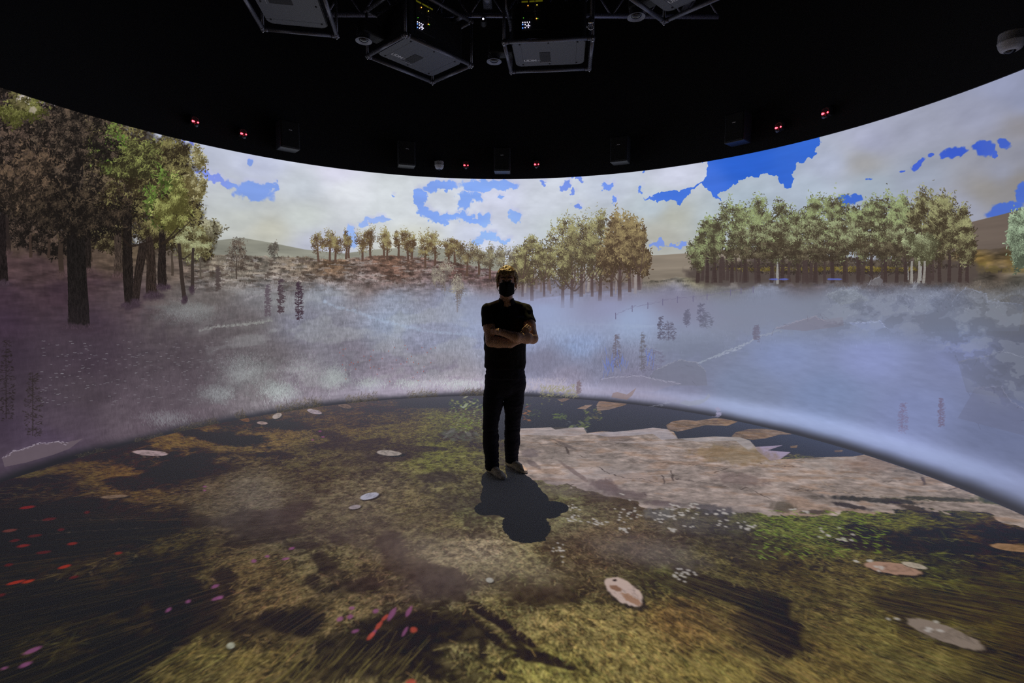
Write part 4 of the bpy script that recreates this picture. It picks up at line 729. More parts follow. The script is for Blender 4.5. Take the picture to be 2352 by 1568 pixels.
def pbr(name, col, rough=0.6, metal=0.0, noise=0.0, nscale=40.0, bump=0.0, spec=0.5, emis=None, estr=0.0):
    m = bpy.data.materials.new(name); m.use_nodes = True
    nt = m.node_tree; b = nt.nodes['Principled BSDF']
    b.inputs['Base Color'].default_value = (*col, 1); b.inputs['Roughness'].default_value = rough
    b.inputs['Metallic'].default_value = metal; b.inputs['Specular IOR Level'].default_value = spec
    if noise or bump:
        tc = nt.nodes.new('ShaderNodeTexCoord'); nz = nt.nodes.new('ShaderNodeTexNoise')
        nz.inputs['Scale'].default_value = nscale; nz.inputs['Detail'].default_value = 5
        nt.links.new(tc.outputs['Object'], nz.inputs['Vector'])
        if noise:
            rp = nt.nodes.new('ShaderNodeMapRange'); rp.inputs['To Min'].default_value = 1-noise; rp.inputs['To Max'].default_value = 1+noise
            nt.links.new(nz.outputs['Fac'], rp.inputs['Value'])
            mx = nt.nodes.new('ShaderNodeVectorMath'); mx.operation = 'SCALE'; mx.inputs[0].default_value = col
            nt.links.new(rp.outputs['Result'], mx.inputs['Scale']); nt.links.new(mx.outputs['Vector'], b.inputs['Base Color'])
        if bump:
            bp = nt.nodes.new('ShaderNodeBump'); bp.inputs['Strength'].default_value = bump; bp.inputs['Distance'].default_value = 0.002
            nt.links.new(nz.outputs['Fac'], bp.inputs['Height']); nt.links.new(bp.outputs['Normal'], b.inputs['Normal'])
    if emis:
        b.inputs['Emission Color'].default_value = (*emis, 1); b.inputs['Emission Strength'].default_value = estr
    return m
def make_image(name, A):
    h, w = A.shape[:2]
    im = bpy.data.images.new(name, w, h, alpha=False, float_buffer=False)
    im.colorspace_settings.name = 'sRGB'
    buf = np.ones((h, w, 4), np.float32); buf[..., :3] = A
    im.pixels.foreach_set(buf.ravel()); im.update(); im.pack()
    return im
def lin(c):
    c = np.asarray(c, np.float32)
    return np.where(c <= 0.04045, c/12.92, ((c+0.055)/1.055)**2.4)
def unlin(c):
    c = np.clip(c, 0, 1)
    return np.where(c <= 0.0031308, c*12.92, 1.055*c**(1/2.4)-0.055)
def wall_point(px, py, inset=0.0):
    dx, dy, dz = [float(q) for q in unproject(px, py)]
    a = dx*dx+dy*dy; b = -(dx*ROOM_X+dy*ROOM_Y); c = ROOM_X**2+ROOM_Y**2-ROOM_R**2
    t = (-b+math.sqrt(b*b-a*c))/a
    p = Vector((dx*t, dy*t, CAM_Z+dz*t))
    n = Vector((ROOM_X-p.x, ROOM_Y-p.y, 0)).normalized()
    return p+n*inset, math.atan2(n.y, n.x)+math.pi/2, t           # point, rotation whose -Y side faces the middle, depth
def at(px, py, Y):
    dx, dy, dz = [float(q) for q in unproject(px, py)]
    t = Y/dy
    return Vector((dx*t, Y, CAM_Z+dz*t))
def at_z(px, py, z):
    dx, dy, dz = [float(q) for q in unproject(px, py)]
    t = (z-CAM_Z)/dz
    return Vector((dx*t, dy*t, z))

# ---------------------------------------------------------------- the room
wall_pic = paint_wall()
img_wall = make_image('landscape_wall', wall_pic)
del wall_pic
m_screen = bpy.data.materials.new('projected_landscape'); m_screen.use_nodes = True
nt = m_screen.node_tree; nt.nodes.clear()
out = nt.nodes.new('ShaderNodeOutputMaterial'); em = nt.nodes.new('ShaderNodeEmission'); ti = nt.nodes.new('ShaderNodeTexImage'); uvn = nt.nodes.new('ShaderNodeUVMap')
ti.image = img_wall; ti.extension = 'EXTEND'; ti.interpolation = 'Linear'
nt.links.new(uvn.outputs['UV'], ti.inputs['Vector']); nt.links.new(ti.outputs['Color'], em.inputs['Color']); nt.links.new(em.outputs['Emission'], out.inputs['Surface'])
m_black = pbr('black_wall_paint', (0.010, 0.010, 0.013), 0.85, noise=0.2, nscale=8)
m_floor = pbr('grey_projection_floor', (0.40, 0.40, 0.42), 0.8, noise=0.03, nscale=60, spec=0.15)

def screen_part(name, svals, parent=None, n=160):
    vs = []; uv = []
    for s in svals:
        ph = min(s/COVE_R, math.pi/2)
        rad = ROOM_R-COVE_R+COVE_R*math.sin(ph) if s < LA else ROOM_R
        z = COVE_R*(1-math.cos(ph)) if s < LA else s-LA+COVE_R
        for k in range(n+1):
            th = ARC0+(ARC1-ARC0)*k/n
            vs.append((ROOM_X+rad*math.sin(th), ROOM_Y+rad*math.cos(th), z)); uv.append((k/n, s/SLEN))
    fs = []
    for j in range(len(svals)-1):
        for k in range(n):
            a = j*(n+1)+k; fs.append((a, a+1, a+n+2, a+n+1))
    me = bpy.data.meshes.new(name); me.from_pydata(vs, [], fs); me.update()
    ul = me.uv_layers.new(name='UVMap')
    for lp in me.loops: ul.data[lp.index].uv = uv[lp.vertex_index]
    return link(name, me, m_screen, parent, smooth=True)
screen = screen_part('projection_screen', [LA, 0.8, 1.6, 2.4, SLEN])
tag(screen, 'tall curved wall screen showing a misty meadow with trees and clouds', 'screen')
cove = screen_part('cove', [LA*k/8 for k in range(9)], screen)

def ring_wall(name, a0, a1, z0, z1, r0, r1, n, mat):
    bm = bmesh.new(); rows = []
    for (r, z) in ((r0, z0), (r0, z1), (r1, z1), (r1, z0)):
        rows.append([bm.verts.new((ROOM_X+r*math.sin(a0+(a1-a0)*k/n), ROOM_Y+r*math.cos(a0+(a1-a0)*k/n), z)) for k in range(n+1)])
    for i in range(4):
        A, B = rows[i], rows[(i+1) % 4]
        for k in range(n): bm.faces.new((A[k], A[k+1], B[k+1], B[k]))
    bm.faces.new([r[0] for r in rows]); bm.faces.new([r[-1] for r in rows])
    return tag(bm_obj(name, bm, mat), kind='structure')
ring_wall('wall_back', ARC0, ARC1, SCREEN_H+0.001, CEIL_Z, ROOM_R-0.012, ROOM_R+0.15, 128, m_black)
ring_wall('wall_front', ARC1+0.001, ARC0+2*math.pi-0.001, 0.0, CEIL_Z, ROOM_R, ROOM_R+0.15, 96, m_black)
ring_wall('wall_rear', ARC0, ARC1, 0.0, SCREEN_H, ROOM_R+0.02, ROOM_R+0.15, 96, m_black)
def disc(name, z0, z1, r, mat):
    bm = bmesh.new(); add_lathe(bm, [(r, z0), (r, z1)], 128, Matrix.Translation((ROOM_X, ROOM_Y, 0)))
    return tag(bm_obj(name, bm, mat), kind='structure')
disc('floor', -0.08, 0.0, ROOM_R+0.15, m_floor)
disc('ceiling', CEIL_Z, CEIL_Z+0.1, ROOM_R+0.15, m_black)

# the floor picture is thrown by a real light; walls, people and shadows follow from it
def floor_light():
    F = paint_floor()
    g = ((np.arange(FW_)+.5)/FW_*FS).astype(np.float32)
    D = lin(F)
    yy = (g+FY0)[:, None]; xx = (g+FX0)[None, :]
    D = D-ambient(xx, yy)
    D = np.clip(D, 0, None)
    im = make_image('landscape_floor', unlin(D).astype(np.float32))
    ld = bpy.data.lights.new('floor_projection', 'SPOT'); ld.energy = PROJ_POWER; ld.spot_size = math.radians(165); ld.spot_blend = 0.0; ld.shadow_soft_size = 0.006
    ld.use_nodes = True; nt = ld.node_tree
    N = nt.nodes; Lk = nt.links.new
    e = N['Emission']
    tc = N.new('ShaderNodeTexCoord'); sp = N.new('ShaderNodeSeparateXYZ'); Lk(tc.outputs['Normal'], sp.inputs[0])
    def mth(op, a, b=None, c=None):
        m = N.new('ShaderNodeMath'); m.operation = op
        for i, v in enumerate((a, b, c)):
            if v is None: continue
            if isinstance(v, (int, float)): m.inputs[i].default_value = v
            else: Lk(v, m.inputs[i])
        return m.outputs[0]
    nz = mth('ABSOLUTE', sp.outputs['Z']); sgn = NSIGN
    X = mth('MULTIPLY_ADD', mth('DIVIDE', sp.outputs['X'], nz), sgn*LENS[2], LENS[0])
    Y = mth('MULTIPLY_ADD', mth('DIVIDE', sp.outputs['Y'], nz), sgn*LENS[2], LENS[1])
    u = mth('DIVIDE', mth('SUBTRACT', X, FX0), FS); v = mth('DIVIDE', mth('SUBTRACT', Y, FY0), FS)
    cb = N.new('ShaderNodeCombineXYZ'); Lk(u, cb.inputs[0]); Lk(v, cb.inputs[1])
    t = N.new('ShaderNodeTexImage'); t.image = im; t.extension = 'CLIP'; Lk(cb.outputs[0], t.inputs['Vector'])
    dx = mth('SUBTRACT', X, ROOM_X); dy = mth('SUBTRACT', Y, ROOM_Y)
    rr = mth('SQRT', mth('ADD', mth('MULTIPLY', dx, dx), mth('MULTIPLY', dy, dy)))
    inside = mth('LESS_THAN', rr, ROOM_R-COVE_R-0.01)
    gain = mth('POWER', nz, -3.0)
    Lk(t.outputs['Color'], e.inputs['Color']); Lk(mth('MULTIPLY', gain, inside), e.inputs['Strength'])
    o = bpy.data.objects.new('floor_projection', ld); COL.objects.link(o); o.location = LENS
    return o
NSIGN = 1.0
# ---------------------------------------------------------------- smooth bodies from distance fields
class Field:
    def __init__(s, lo, hi, h):
        s.lo = np.array(lo, float); s.h = h
        s.n = np.ceil((np.array(hi)-s.lo)/h).astype(int)+1
        s.F = np.full(s.n, 0.2, np.float32)
        s.ax = [(s.lo[i]+h*np.arange(s.n[i])).astype(np.float32) for i in range(3)]
    def sub(s, lo, hi, pad=0.045):
        sl = []
        for i in range(3):
            a = int(max(0, math.floor((lo[i]-pad-s.lo[i])/s.h))); b = int(min(s.n[i], math.ceil((hi[i]+pad-s.lo[i])/s.h)+1))
            if b-a < 1: return None, None
            sl.append(slice(a, b))
        g = np.meshgrid(*[s.ax[i][sl[i]] for i in range(3)], indexing='ij')
        return tuple(sl), g
    def add(s, lo, hi, fn, k=0.015, pad=0.045):
        sl, g = s.sub(lo, hi, pad)
        if sl is None: return
        d = fn(*g).astype(np.float32); a = s.F[sl]
        if k > 0:
            h = np.maximum(k-np.abs(a-d), 0)/k
            s.F[sl] = np.minimum(a, d)-h*h*k*0.25
        else: s.F[sl] = np.minimum(a, d)
    def cone(s, a, b, ra, rb, k=0.015, flat=1.0):
        a = np.array(a, float); b = np.array(b, float); ab = b-a; L2 = float(ab@ab)+1e-9
        r = max(ra, rb)
        def fn(X, Y, Z):
            t = np.clip(((X-a[0])*ab[0]+(Y-a[1])*ab[1]+(Z-a[2])*ab[2])/L2, 0, 1)
            return np.sqrt((X-a[0]-t*ab[0])**2+(Y-a[1]-t*ab[1])**2+((Z-a[2]-t*ab[2])/flat)**2)-(ra+(rb-ra)*t)
        s.add(np.minimum(a, b)-r, np.maximum(a, b)+r, fn, k)
    def chain(s, pts, k=0.012):
        for (p, r), (q, t) in zip(pts[:-1], pts[1:]): s.cone(p, q, r, t, k)
    def ell(s, c, r, k=0.015, rot=0.0):
        c = np.array(c, float); r = np.array(r, float); R = float(r.max())
        cs, sn = math.cos(rot), math.sin(rot)
        def fn(X, Y, Z):
            x = (X-c[0])*cs+(Y-c[1])*sn; y = -(X-c[0])*sn+(Y-c[1])*cs; z = Z-c[2]
            p = np.sqrt((x/r[0])**2+(y/r[1])**2+(z/r[2])**2)
            q = np.sqrt((x/r[0]**2)**2+(y/r[1]**2)**2+(z/r[2]**2)**2)+1e-6
            return p*(p-1)/q
        s.add(c-R, c+R, fn, k)
    def cut(s, p, n):                      # keep the side the normal points away from
        X, Y, Z = np.meshgrid(*s.ax, indexing='ij')
        d = (X-p[0])*n[0]+(Y-p[1])*n[1]+(Z-p[2])*n[2]
        s.F = np.maximum(s.F, d.astype(np.float32))
    def carve(s, lo, hi, fn, k=0.01):
        sl, g = s.sub(lo, hi, 0.02)
        d = -fn(*g).astype(np.float32); a = s.F[sl]
        h = np.maximum(k-np.abs(a-d), 0)/k
        s.F[sl] = np.maximum(a, d)+h*h*k*0.25
    def ripple(s, amp, fx, fy, fz, seed=1):
        X, Y, Z = np.meshgrid(*s.ax, indexing='ij')
        s.F += amp*((vnoise(X*fx+Y*fy, Z*fz+Y*3, seed)-0.5)*2).astype(np.float32)
    def mesh(s, name):
        F = s.F; n = np.array(F.shape)
        neg = F < 0
        c = neg[:-1, :-1, :-1].astype(np.int8)
        cnt = np.zeros(n-1, np.int8)
        for i in (0, 1):
            for j in (0, 1):
                for k in (0, 1):
                    cnt += neg[i:n[0]-1+i, j:n[1]-1+j, k:n[2]-1+k]
        act = (cnt > 0) & (cnt < 8)
        idx = np.full(n-1, -1, np.int64); ii = np.argwhere(act); idx[act] = np.arange(len(ii))
        acc = np.zeros((len(ii), 3)); num = np.zeros(len(ii))
        corners = [(i, j, k) for i in (0, 1) for j in (0, 1) for k in (0, 1)]
        for a in corners:
            for ax in range(3):
                if a[ax]: continue
                b = list(a); b[ax] = 1
                fa = F[ii[:, 0]+a[0], ii[:, 1]+a[1], ii[:, 2]+a[2]]; fb = F[ii[:, 0]+b[0], ii[:, 1]+b[1], ii[:, 2]+b[2]]
                m = (fa < 0) != (fb < 0)
                t = fa[m]/(fa[m]-fb[m])
                p = ii[m]+np.array(a, float); p[:, ax] += t
                acc[m] += p; num[m] += 1
        V = s.lo+s.h*acc/num[:, None]
        faces = []
        for ax in range(3):
            o1, o2 = [(1, 2), (2, 0), (0, 1)][ax]
            A = np.take(neg, range(n[ax]-1), ax); B = np.take(neg, range(1, n[ax]), ax)
            e = np.argwhere(A != B)
            ok = (e[:, o1] > 0) & (e[:, o2] > 0) & (e[:, o1] < n[o1]-1) & (e[:, o2] < n[o2]-1)
            e = e[ok]
            flip = A[e[:, 0], e[:, 1], e[:, 2]]
            q = []
            for (d1, d2) in ((-1, -1), (0, -1), (0, 0), (-1, 0)):
                c2 = e.copy(); c2[:, o1] += d1; c2[:, o2] += d2
                q.append(idx[c2[:, 0], c2[:, 1], c2[:, 2]])
            q = np.stack(q, 1); q[~flip] = q[~flip][:, ::-1]
            faces.append(q)
        Fc = np.concatenate(faces)
        me = bpy.data.meshes.new(name)
        me.vertices.add(len(V)); me.vertices.foreach_set('co', V.ravel().astype(np.float32))
        me.loops.add(len(Fc)*4); me.loops.foreach_set('vertex_index', Fc.ravel().astype(np.int32))
        me.polygons.add(len(Fc)); me.polygons.foreach_set('loop_start', np.arange(len(Fc), dtype=np.int32)*4)
        me.update(calc_edges=True); me.validate()
        return me

# ---------------------------------------------------------------- the man
m_skin = pbr('skin', (0.66, 0.40, 0.30), 0.55, noise=0.06, nscale=30, bump=0.15)
m_shirt = pbr('black_pique', (0.010, 0.010, 0.012), 0.85, noise=0.2, nscale=300, spec=0.25)
m_jeans = pbr('dark_denim', (0.016, 0.017, 0.032), 0.85, noise=0.25, nscale=250, spec=0.2)
m_hair = pbr('dark_blond_hair', (0.36, 0.25, 0.12), 0.6, noise=0.4, nscale=120)
m_mask = pbr('black_mask_fabric', (0.008, 0.008, 0.009), 0.8, spec=0.2)
m_sock = pbr('beige_sock', (0.74, 0.68, 0.60), 0.9, noise=0.15, nscale=200, spec=0.1)
m_eye = pbr('eye', (0.45, 0.42, 0.40), 0.2); m_iris = pbr('iris', (0.03, 0.03, 0.035), 0.2); m_brow = pbr('brow', (0.10, 0.06, 0.03), 0.8)
m_logo = pbr('navy_print', (0.02, 0.03, 0.16), 0.6); m_btn = pbr('button', (0.03, 0.03, 0.035), 0.3)

SH_L, SH_R = at(1121, 713, 4.255), at(1207, 713, 4.285)
EL_L, EL_R = at(1128, 784, 4.165), at(1224, 777, 4.145)
HD = at(1164, 648, 4.235)
def V3(v): return np.array((v[0], v[1], v[2]), float)

B = Field((-0.33, 3.96, -0.01), (0.30, 4.46, 1.82), 0.0052)
# trunk under the clothes
B.ell(at(1162, 752, 4.285), (0.132, 0.088, 0.150)); B.ell(at(1161, 800, 4.285), (0.136, 0.092, 0.15)); B.ell(at(1160, 862, 4.28), (0.144, 0.096, 0.12))
B.cone(at(1160, 712, 4.28), SH_L, 0.046, 0.040); B.cone(at(1166, 712, 4.285), SH_R, 0.046, 0.040)
# neck and head
B.cone(at(1162, 700, 4.27), at(1163, 668, 4.255), 0.058, 0.053, 0.02)
B.ell(HD+Vector((0, 0.010, 0.022)), (0.076, 0.094, 0.098))
B.ell(HD+Vector((0, -0.018, -0.045)), (0.060, 0.068, 0.082), 0.02)
B.ell(HD+Vector((0, -0.052, -0.100)), (0.028, 0.026, 0.022), 0.02)                     # chin
for sx in (-1, 1):
    B.ell(HD+Vector((sx*0.078, 0.012, -0.018)), (0.010, 0.020, 0.031), 0.008)          # ears
    B.ell(HD+Vector((sx*0.034, -0.060, -0.028)), (0.026, 0.020, 0.020), 0.015)         # cheeks
    B.ell(HD+Vector((sx*0.030, -0.078, 0.030)), (0.026, 0.010, 0.008), 0.010)          # brow ridge
B.cone(HD+Vector((0, -0.084, 0.012)), HD+Vector((0, -0.106, -0.028)), 0.009, 0.015, 0.012)   # nose
B.ell(HD+Vector((0, -0.080, -0.068)), (0.022, 0.012, 0.010), 0.010)                    # lips
for sx in (-1, 1):
    c = HD+Vector((sx*0.031, -0.088, 0.010))
    B.carve(np.array(c)-0.02, np.array(c)+0.02, (lambda c: lambda X, Y, Z: np.sqrt(((X-c[0])/1.4)**2+(Y-c[1])**2+((Z-c[2])/0.8)**2)-0.010)(c))
# arms: upper arm, elbow, forearm, hand
def arm(sh, el, mid, wr, rs):
    B.chain([(V3(sh), rs[0]), (V3(sh)*0.45+V3(el)*0.55, rs[1]), (V3(el), rs[2])], 0.02)
    B.chain([(V3(el), rs[2]), (V3(el)*0.62+V3(mid)*0.38, rs[3]), (V3(mid), rs[4]), (V3(wr), rs[5])], 0.015)
WR_L = at(1203, 777, 4.085); MD_L = at(1172, 788, 4.095)
arm(SH_L, EL_L, MD_L, WR_L, (0.044, 0.052, 0.045, 0.047, 0.037, 0.027))
WR_R = at(1155, 764, 4.070); MD_R = at(1186, 774, 4.045)
arm(SH_R, EL_R, MD_R, WR_R, (0.042, 0.050, 0.043, 0.046, 0.038, 0.028))
# his right hand lies on the other upper arm: palm behind the forearm, fingers up over the sleeve end
pl = at(1205, 766, 4.098)
B.cone(V3(WR_L), V3(pl), 0.026, 0.028, 0.012); B.ell(pl, (0.034, 0.016, 0.036), 0.012, 0.2)
for kx, ky, tx, ty, r in [(1200, 758, 1211, 745.5, 0.0086), (1204, 761, 1215, 748, 0.0090), (1207, 763.5, 1218.5, 751, 0.0088), (1210, 766, 1220, 755.5, 0.0078)]:
    k = at(kx, ky, 4.088); t = at(tx, ty, 4.118); m = (k+t)/2+Vector((0, -0.012, 0.002))
    B.chain([(V3(k), r+0.001), (V3(m), r), (V3(t), r*0.85)], 0.004)
B.chain([(V3(at(1200, 772, 4.09)), 0.012), (V3(at(1194, 769, 4.105)), 0.010), (V3(at(1190, 766, 4.115)), 0.009)], 0.006)
# his left hand is tucked between chest and the other upper arm
ph = at(1146, 762, 4.095)
B.cone(V3(WR_R), V3(ph), 0.026, 0.024, 0.01); B.ell(ph, (0.036, 0.018, 0.030), 0.01, -0.4)
for i in range(4):
    a = at(1142, 757+3.4*i, 4.105); b = at(1133, 756+3.2*i, 4.125); c = at(1127, 756+3.0*i, 4.150)
    B.chain([(V3(a), 0.0092), (V3(b), 0.0086), (V3(c), 0.0075)], 0.004)
# legs and feet
HP_L, HP_R = at(1137, 880, 4.28), at(1183, 880, 4.29)
KN_L, KN_R = at(1127, 978, 4.235), at(1177, 970, 4.325)
AN_L, AN_R = at(1130, 1073, 4.225), at(1175, 1058, 4.375)
for hp, kn, an in ((HP_L, KN_L, AN_L), (HP_R, KN_R, AN_R)):
    B.chain([(V3(hp), 0.078), (V3(kn), 0.052), (V3(kn)*0.6+V3(an)*0.4, 0.050), (V3(an), 0.036)], 0.02)
def foot(Fd, an, heel, toe, g, k=0.02):
    h = V3(heel); t = V3(toe); d = t-h
    Fd.cone(V3(an)*0.9+h*0.1, h+np.array((0, 0, 0.036)), 0.036+g, 0.033+g, k)
    Fd.cone(h+np.array((0, 0, 0.034)), h+d*0.68+np.array((0, 0, 0.026)), 0.032+g, 0.029+g, k)
    Fd.cone(V3(an)*0.5+(h+d*0.2)*0.5+np.array((0, 0, .02)), h+d*0.62+np.array((0, 0, 0.03)), 0.032+g, 0.028+g, k)
    sd = np.array((-d[1], d[0], 0)); sd /= np.linalg.norm(sd)
    for w, e in ((-0.016, 0.97), (0.0, 1.0), (0.016, 0.93)):
        Fd.cone(h+d*0.6+sd*w+np.array((0, 0, 0.024)), h+d*e*0.94+sd*w+np.array((0, 0, 0.016)), 0.023+g, 0.015+g, 0.012)
HE_L, TO_L = at_z(1122, 1083, 0.0)+Vector((0.012, 0.0, 0)), at_z(1160, 1103, 0.0)+Vector((0, 0.012, 0))
HE_R, TO_R = at_z(1167, 1069, 0.0)+Vector((0.008, 0, 0)), at_z(1211, 1089, 0.0)+Vector((-0.004, 0.014, 0))
foot(B, AN_L, HE_L, TO_L, -0.004); foot(B, AN_R, HE_R, TO_R, -0.004)
person = link('person', B.mesh('person'), m_skin, smooth=True)
tag(person, 'man in a black face mask, black polo and dark jeans standing with crossed arms', 'person')
del B

# polo shirt
S = Field((-0.31, 4.05, 0.86), (0.26, 4.47, 1.56), 0.0055)
zt = at(1160, 847, 4.2).z
def column(cx, cy, a, b, z0, z1, k=0.03, sl=0.0):
    def fn(X, Y, Z):
        w = 1+sl*(Z-z0)
        return np.maximum((np.sqrt(((X-cx)/(a*w))**2+((Y-cy)/(b*w))**2)-1)*min(a, b), np.maximum(z0-Z, Z-z1))
    S.add((cx-a-.03, cy-b-.03, z0), (cx+a+.03, cy+b+.03, z1), fn, k)
cx = at(1160, 847, 4.27).x
column(cx, 4.275, 0.181, 0.135, zt, 1.22, 0.01, -0.02)
S.ell(at(1163, 744, 4.28), (0.162, 0.120, 0.185), 0.03); S.ell(at(1161, 775, 4.28), (0.172, 0.128, 0.16), 0.03)
S.cone(at(1155, 698, 4.275), at(1122, 712, 4.258), 0.050, 0.056, 0.02); S.cone(at(1171, 698, 4.28), at(1206, 712, 4.287), 0.050, 0.054, 0.02)
for sh, el, f, r0, r1 in ((SH_L, EL_L, 0.48, 0.060, 0.065), (SH_R, EL_R, 0.44, 0.057, 0.062)):
    a = V3(sh); b = V3(el); e = a+(b-a)*f; n = (b-a)/np.linalg.norm(b-a)
    def fn(X, Y, Z, a=a, e=e, n=n, r0=r0, r1=r1):
        L = float(np.linalg.norm(e-a)); t = (X-a[0])*n[0]+(Y-a[1])*n[1]+(Z-a[2])*n[2]
        rr = np.sqrt(np.maximum((X-a[0])**2+(Y-a[1])**2+(Z-a[2])**2-t*t, 0))
        d0 = np.sqrt((X-a[0])**2+(Y-a[1])**2+(Z-a[2])**2)-r0
        return np.minimum(d0, np.maximum(rr-(r0+(r1-r0)*np.clip(t/L, 0, 1)), np.maximum(t-L, -t)))
    S.add(np.minimum(a, e)-.08, np.maximum(a, e)+.08, fn, 0.012)
S.ripple(0.0035, 14, 9, 24, 3); S.ripple(0.0022, 40, 20, 34, 5)
nk = at(1163, 692, 4.262)
S.carve(np.array(nk)-.09, np.array(nk)+.12, lambda X, Y, Z: np.maximum(np.sqrt((X-nk[0])**2+(Y-nk[1])**2)-0.060, (nk[2]-0.020)-Z+(Y-4.20)*0.0))
S.carve(np.array(nk)-np.array((.07, .16, .12)), np.array(nk)+np.array((.07, 0, .05)), lambda X, Y, Z: np.maximum(np.maximum(np.abs(X-nk[0]-0.012)-np.clip((Z-(nk[2]-0.060))*0.85, 0.0, 0.055), Y-4.25), 4.06-Y), 0.004)
S.cut((0, 0, zt+0.002), (0, 0, -1))
shirt = link('polo_shirt', S.mesh('polo_shirt'), m_shirt, person, smooth=True); del S
Cc = Field((-0.16, 4.10, 1.38), (0.08, 4.40, 1.56), 0.004)
def collar(X, Y, Z):
    r = np.sqrt((X-nk[0])**2+((Y-nk[1])*0.95)**2)
    a = np.arctan2(X-nk[0], -(Y-nk[1])); zz = nk[2]+0.004+0.012*(-np.cos(a))-0.030*np.exp(-(a/0.55)**2)
    rr = 0.060+0.35*np.maximum(0, zz+0.016-Z)
    return np.maximum(np.maximum(np.abs(r-rr)-0.005, np.abs(Z-zz)-0.022), 0.42-np.abs(a-0.15))
Cc.add((-0.16, 4.10, 1.38), (0.08, 4.40, 1.56), collar, 0)
link('collar', Cc.mesh('collar'), m_shirt, shirt, smooth=True)
for k in range(3):
    bm = bmesh.new(); add_ball(bm, (at(1169.5, 703+9*k, 4.155)+Vector((0, -0.008-0.006*k, 0))), 0.0055, s=(1, .4, 1)); bm_obj('button', bm, m_btn, shirt)
tx = bpy.data.curves.new('logo_text', 'FONT'); tx.body = 'VIOSO'; tx.size = 0.022; tx.extrude = 0.0006; tx.align_x = 'CENTER'; tx.align_y = 'CENTER'
to = bpy.data.objects.new('logo_tmp', tx); COL.objects.link(to)
dg = bpy.context.evaluated_depsgraph_get(); me = bpy.data.meshes.new_from_object(to.evaluated_get(dg)); bpy.data.objects.remove(to)
lg = link('logo', me, m_logo, shirt); lg.location = at(1195, 727, 4.158)+Vector((0, -0.002, 0)); lg.rotation_euler = (math.radians(84), 0, math.radians(14))
lg['label'] = 'small navy logo lettering on the chest'

# jeans
J = Field((-0.29, 4.06, 0.02), (0.20, 4.50, 1.0), 0.0055)
hz = HP_L.z
J.ell(((HP_L.x+HP_R.x)/2, 4.285, hz+0.02), (0.177, 0.120, 0.150), 0.03)
def jcol(X, Y, Z):
    return np.maximum((np.sqrt(((X-cx)/0.172)**2+((Y-4.278)/0.120)**2)-1)*0.12, np.maximum(0.84-Z, Z-0.985))
J.add((cx-.19, 4.14, .84), (cx+.19, 4.42, .985), jcol, 0.02)
for hp, kn, an, sx in ((HP_L, KN_L, AN_L, -1), (HP_R, KN_R, AN_R, 1)):
    h = V3(hp); k = V3(kn); a = V3(an)
    hh = h+np.array((0.0, 0, 0)); m1 = h*0.5+k*0.5+np.array((0.000*sx, 0, 0))
    J.chain([(hh, 0.092), (m1, 0.086), (k, 0.068), (k*0.5+a*0.5+np.array((0.002*sx, 0.012, 0)), 0.069), (a, 0.060)], 0.012)
J.ripple(0.004, 10, 8, 16, 2); J.ripple(0.0025, 30, 14, 60, 6)
# creases behind the knees and over the feet
for z0, amp in ((0.36, 0.006), (0.40, 0.005), (0.10, 0.005), (0.135, 0.004)):
    X, Y, Z = np.meshgrid(*J.ax, indexing='ij')
    J.F += (amp*np.exp(-((Z-z0-0.12*(X+0.05))/0.007)**2)).astype(np.float32)
X, Y, Z = np.meshgrid(*J.ax, indexing='ij')
J.F = np.maximum(J.F, np.where(X < (AN_L.x+AN_R.x)/2, (AN_L.z-0.012+0.10*(Y-4.22))-Z, (AN_R.z-0.004+0.10*(Y-4.37))-Z).astype(np.float32))
jeans = link('jeans', J.mesh('jeans'), m_jeans, person, smooth=True); del J, X, Y, Z
for nm, an, he, to_ in (('sock', AN_L, HE_L, TO_L), ('sock', AN_R, HE_R, TO_R)):
    K_ = Field(np.minimum(V3(he), V3(to_))-np.array((.07, .07, .0)), np.maximum(V3(he), V3(to_))+np.array((.07, .07, .16)), 0.004)
    K_.lo[2] = -0.006
    K_.ax[2] = (K_.lo[2]+K_.h*np.arange(K_.n[2])).astype(np.float32)
    foot(K_, an, he, to_, 0.0015)
    K_.cut((0, 0, 0.001), (0, 0, -1)); K_.cut((0, 0, 0.118), (0, 0, 1))
    link('sock', K_.mesh('sock'), m_sock, person, smooth=True)

# hair: a cap of short curls
H = Field(np.array(HD)-np.array((.13, .15, .12)), np.array(HD)+np.array((.13, .15, .17)), 0.0036)
rh = np.random.RandomState(5)
hc = np.array(HD)+np.array((0, 0.014, 0.024))
H.ell(hc+np.array((0, 0.010, 0.006)), (0.079, 0.094, 0.101), 0.0)
crown_ = np.array((0.15, 0.35, 0.92))
for k in range(1500):
    a = rh.rand()*2*math.pi; e = math.asin(rh.rand()*1.2-0.2) if rh.rand() < .85 else -0.35*rh.rand()
    d = np.array((math.cos(e)*math.cos(a), math.cos(e)*math.sin(a), math.sin(e)))
    if d[1] < -0.50 and d[2] < 0.40: continue
    tg = d-crown_*float(d@crown_); tg = d*float(tg@d)-crown_+rh.randn(3)*0.35; tg -= d*float(tg@d); tg /= np.linalg.norm(tg)+1e-6
    R_ = np.array((0.079, 0.094, 0.102)); h0 = 0.003*rh.randn()
    p = hc+d*(R_+h0); d2 = d+tg*(0.18+0.16*rh.rand()); d2 /= np.linalg.norm(d2); q_ = hc+d2*(R_+h0+0.006*rh.rand())
    m_ = (p+q_)/2+d*0.005
    H.chain([(p, 0.0050), (m_, 0.0062), (q_, 0.0035)], 0.005)
for k in range(60):                                           # fringe
    x = (rh.rand()-.5)*0.120; p = hc+np.array((x, -0.092+abs(x)*0.35, 0.052+0.02*rh.rand()))
    H.cone(p, p+np.array((0.006*rh.randn(), -0.004, -0.008-0.010*rh.rand())), 0.008, 0.004, 0.003)
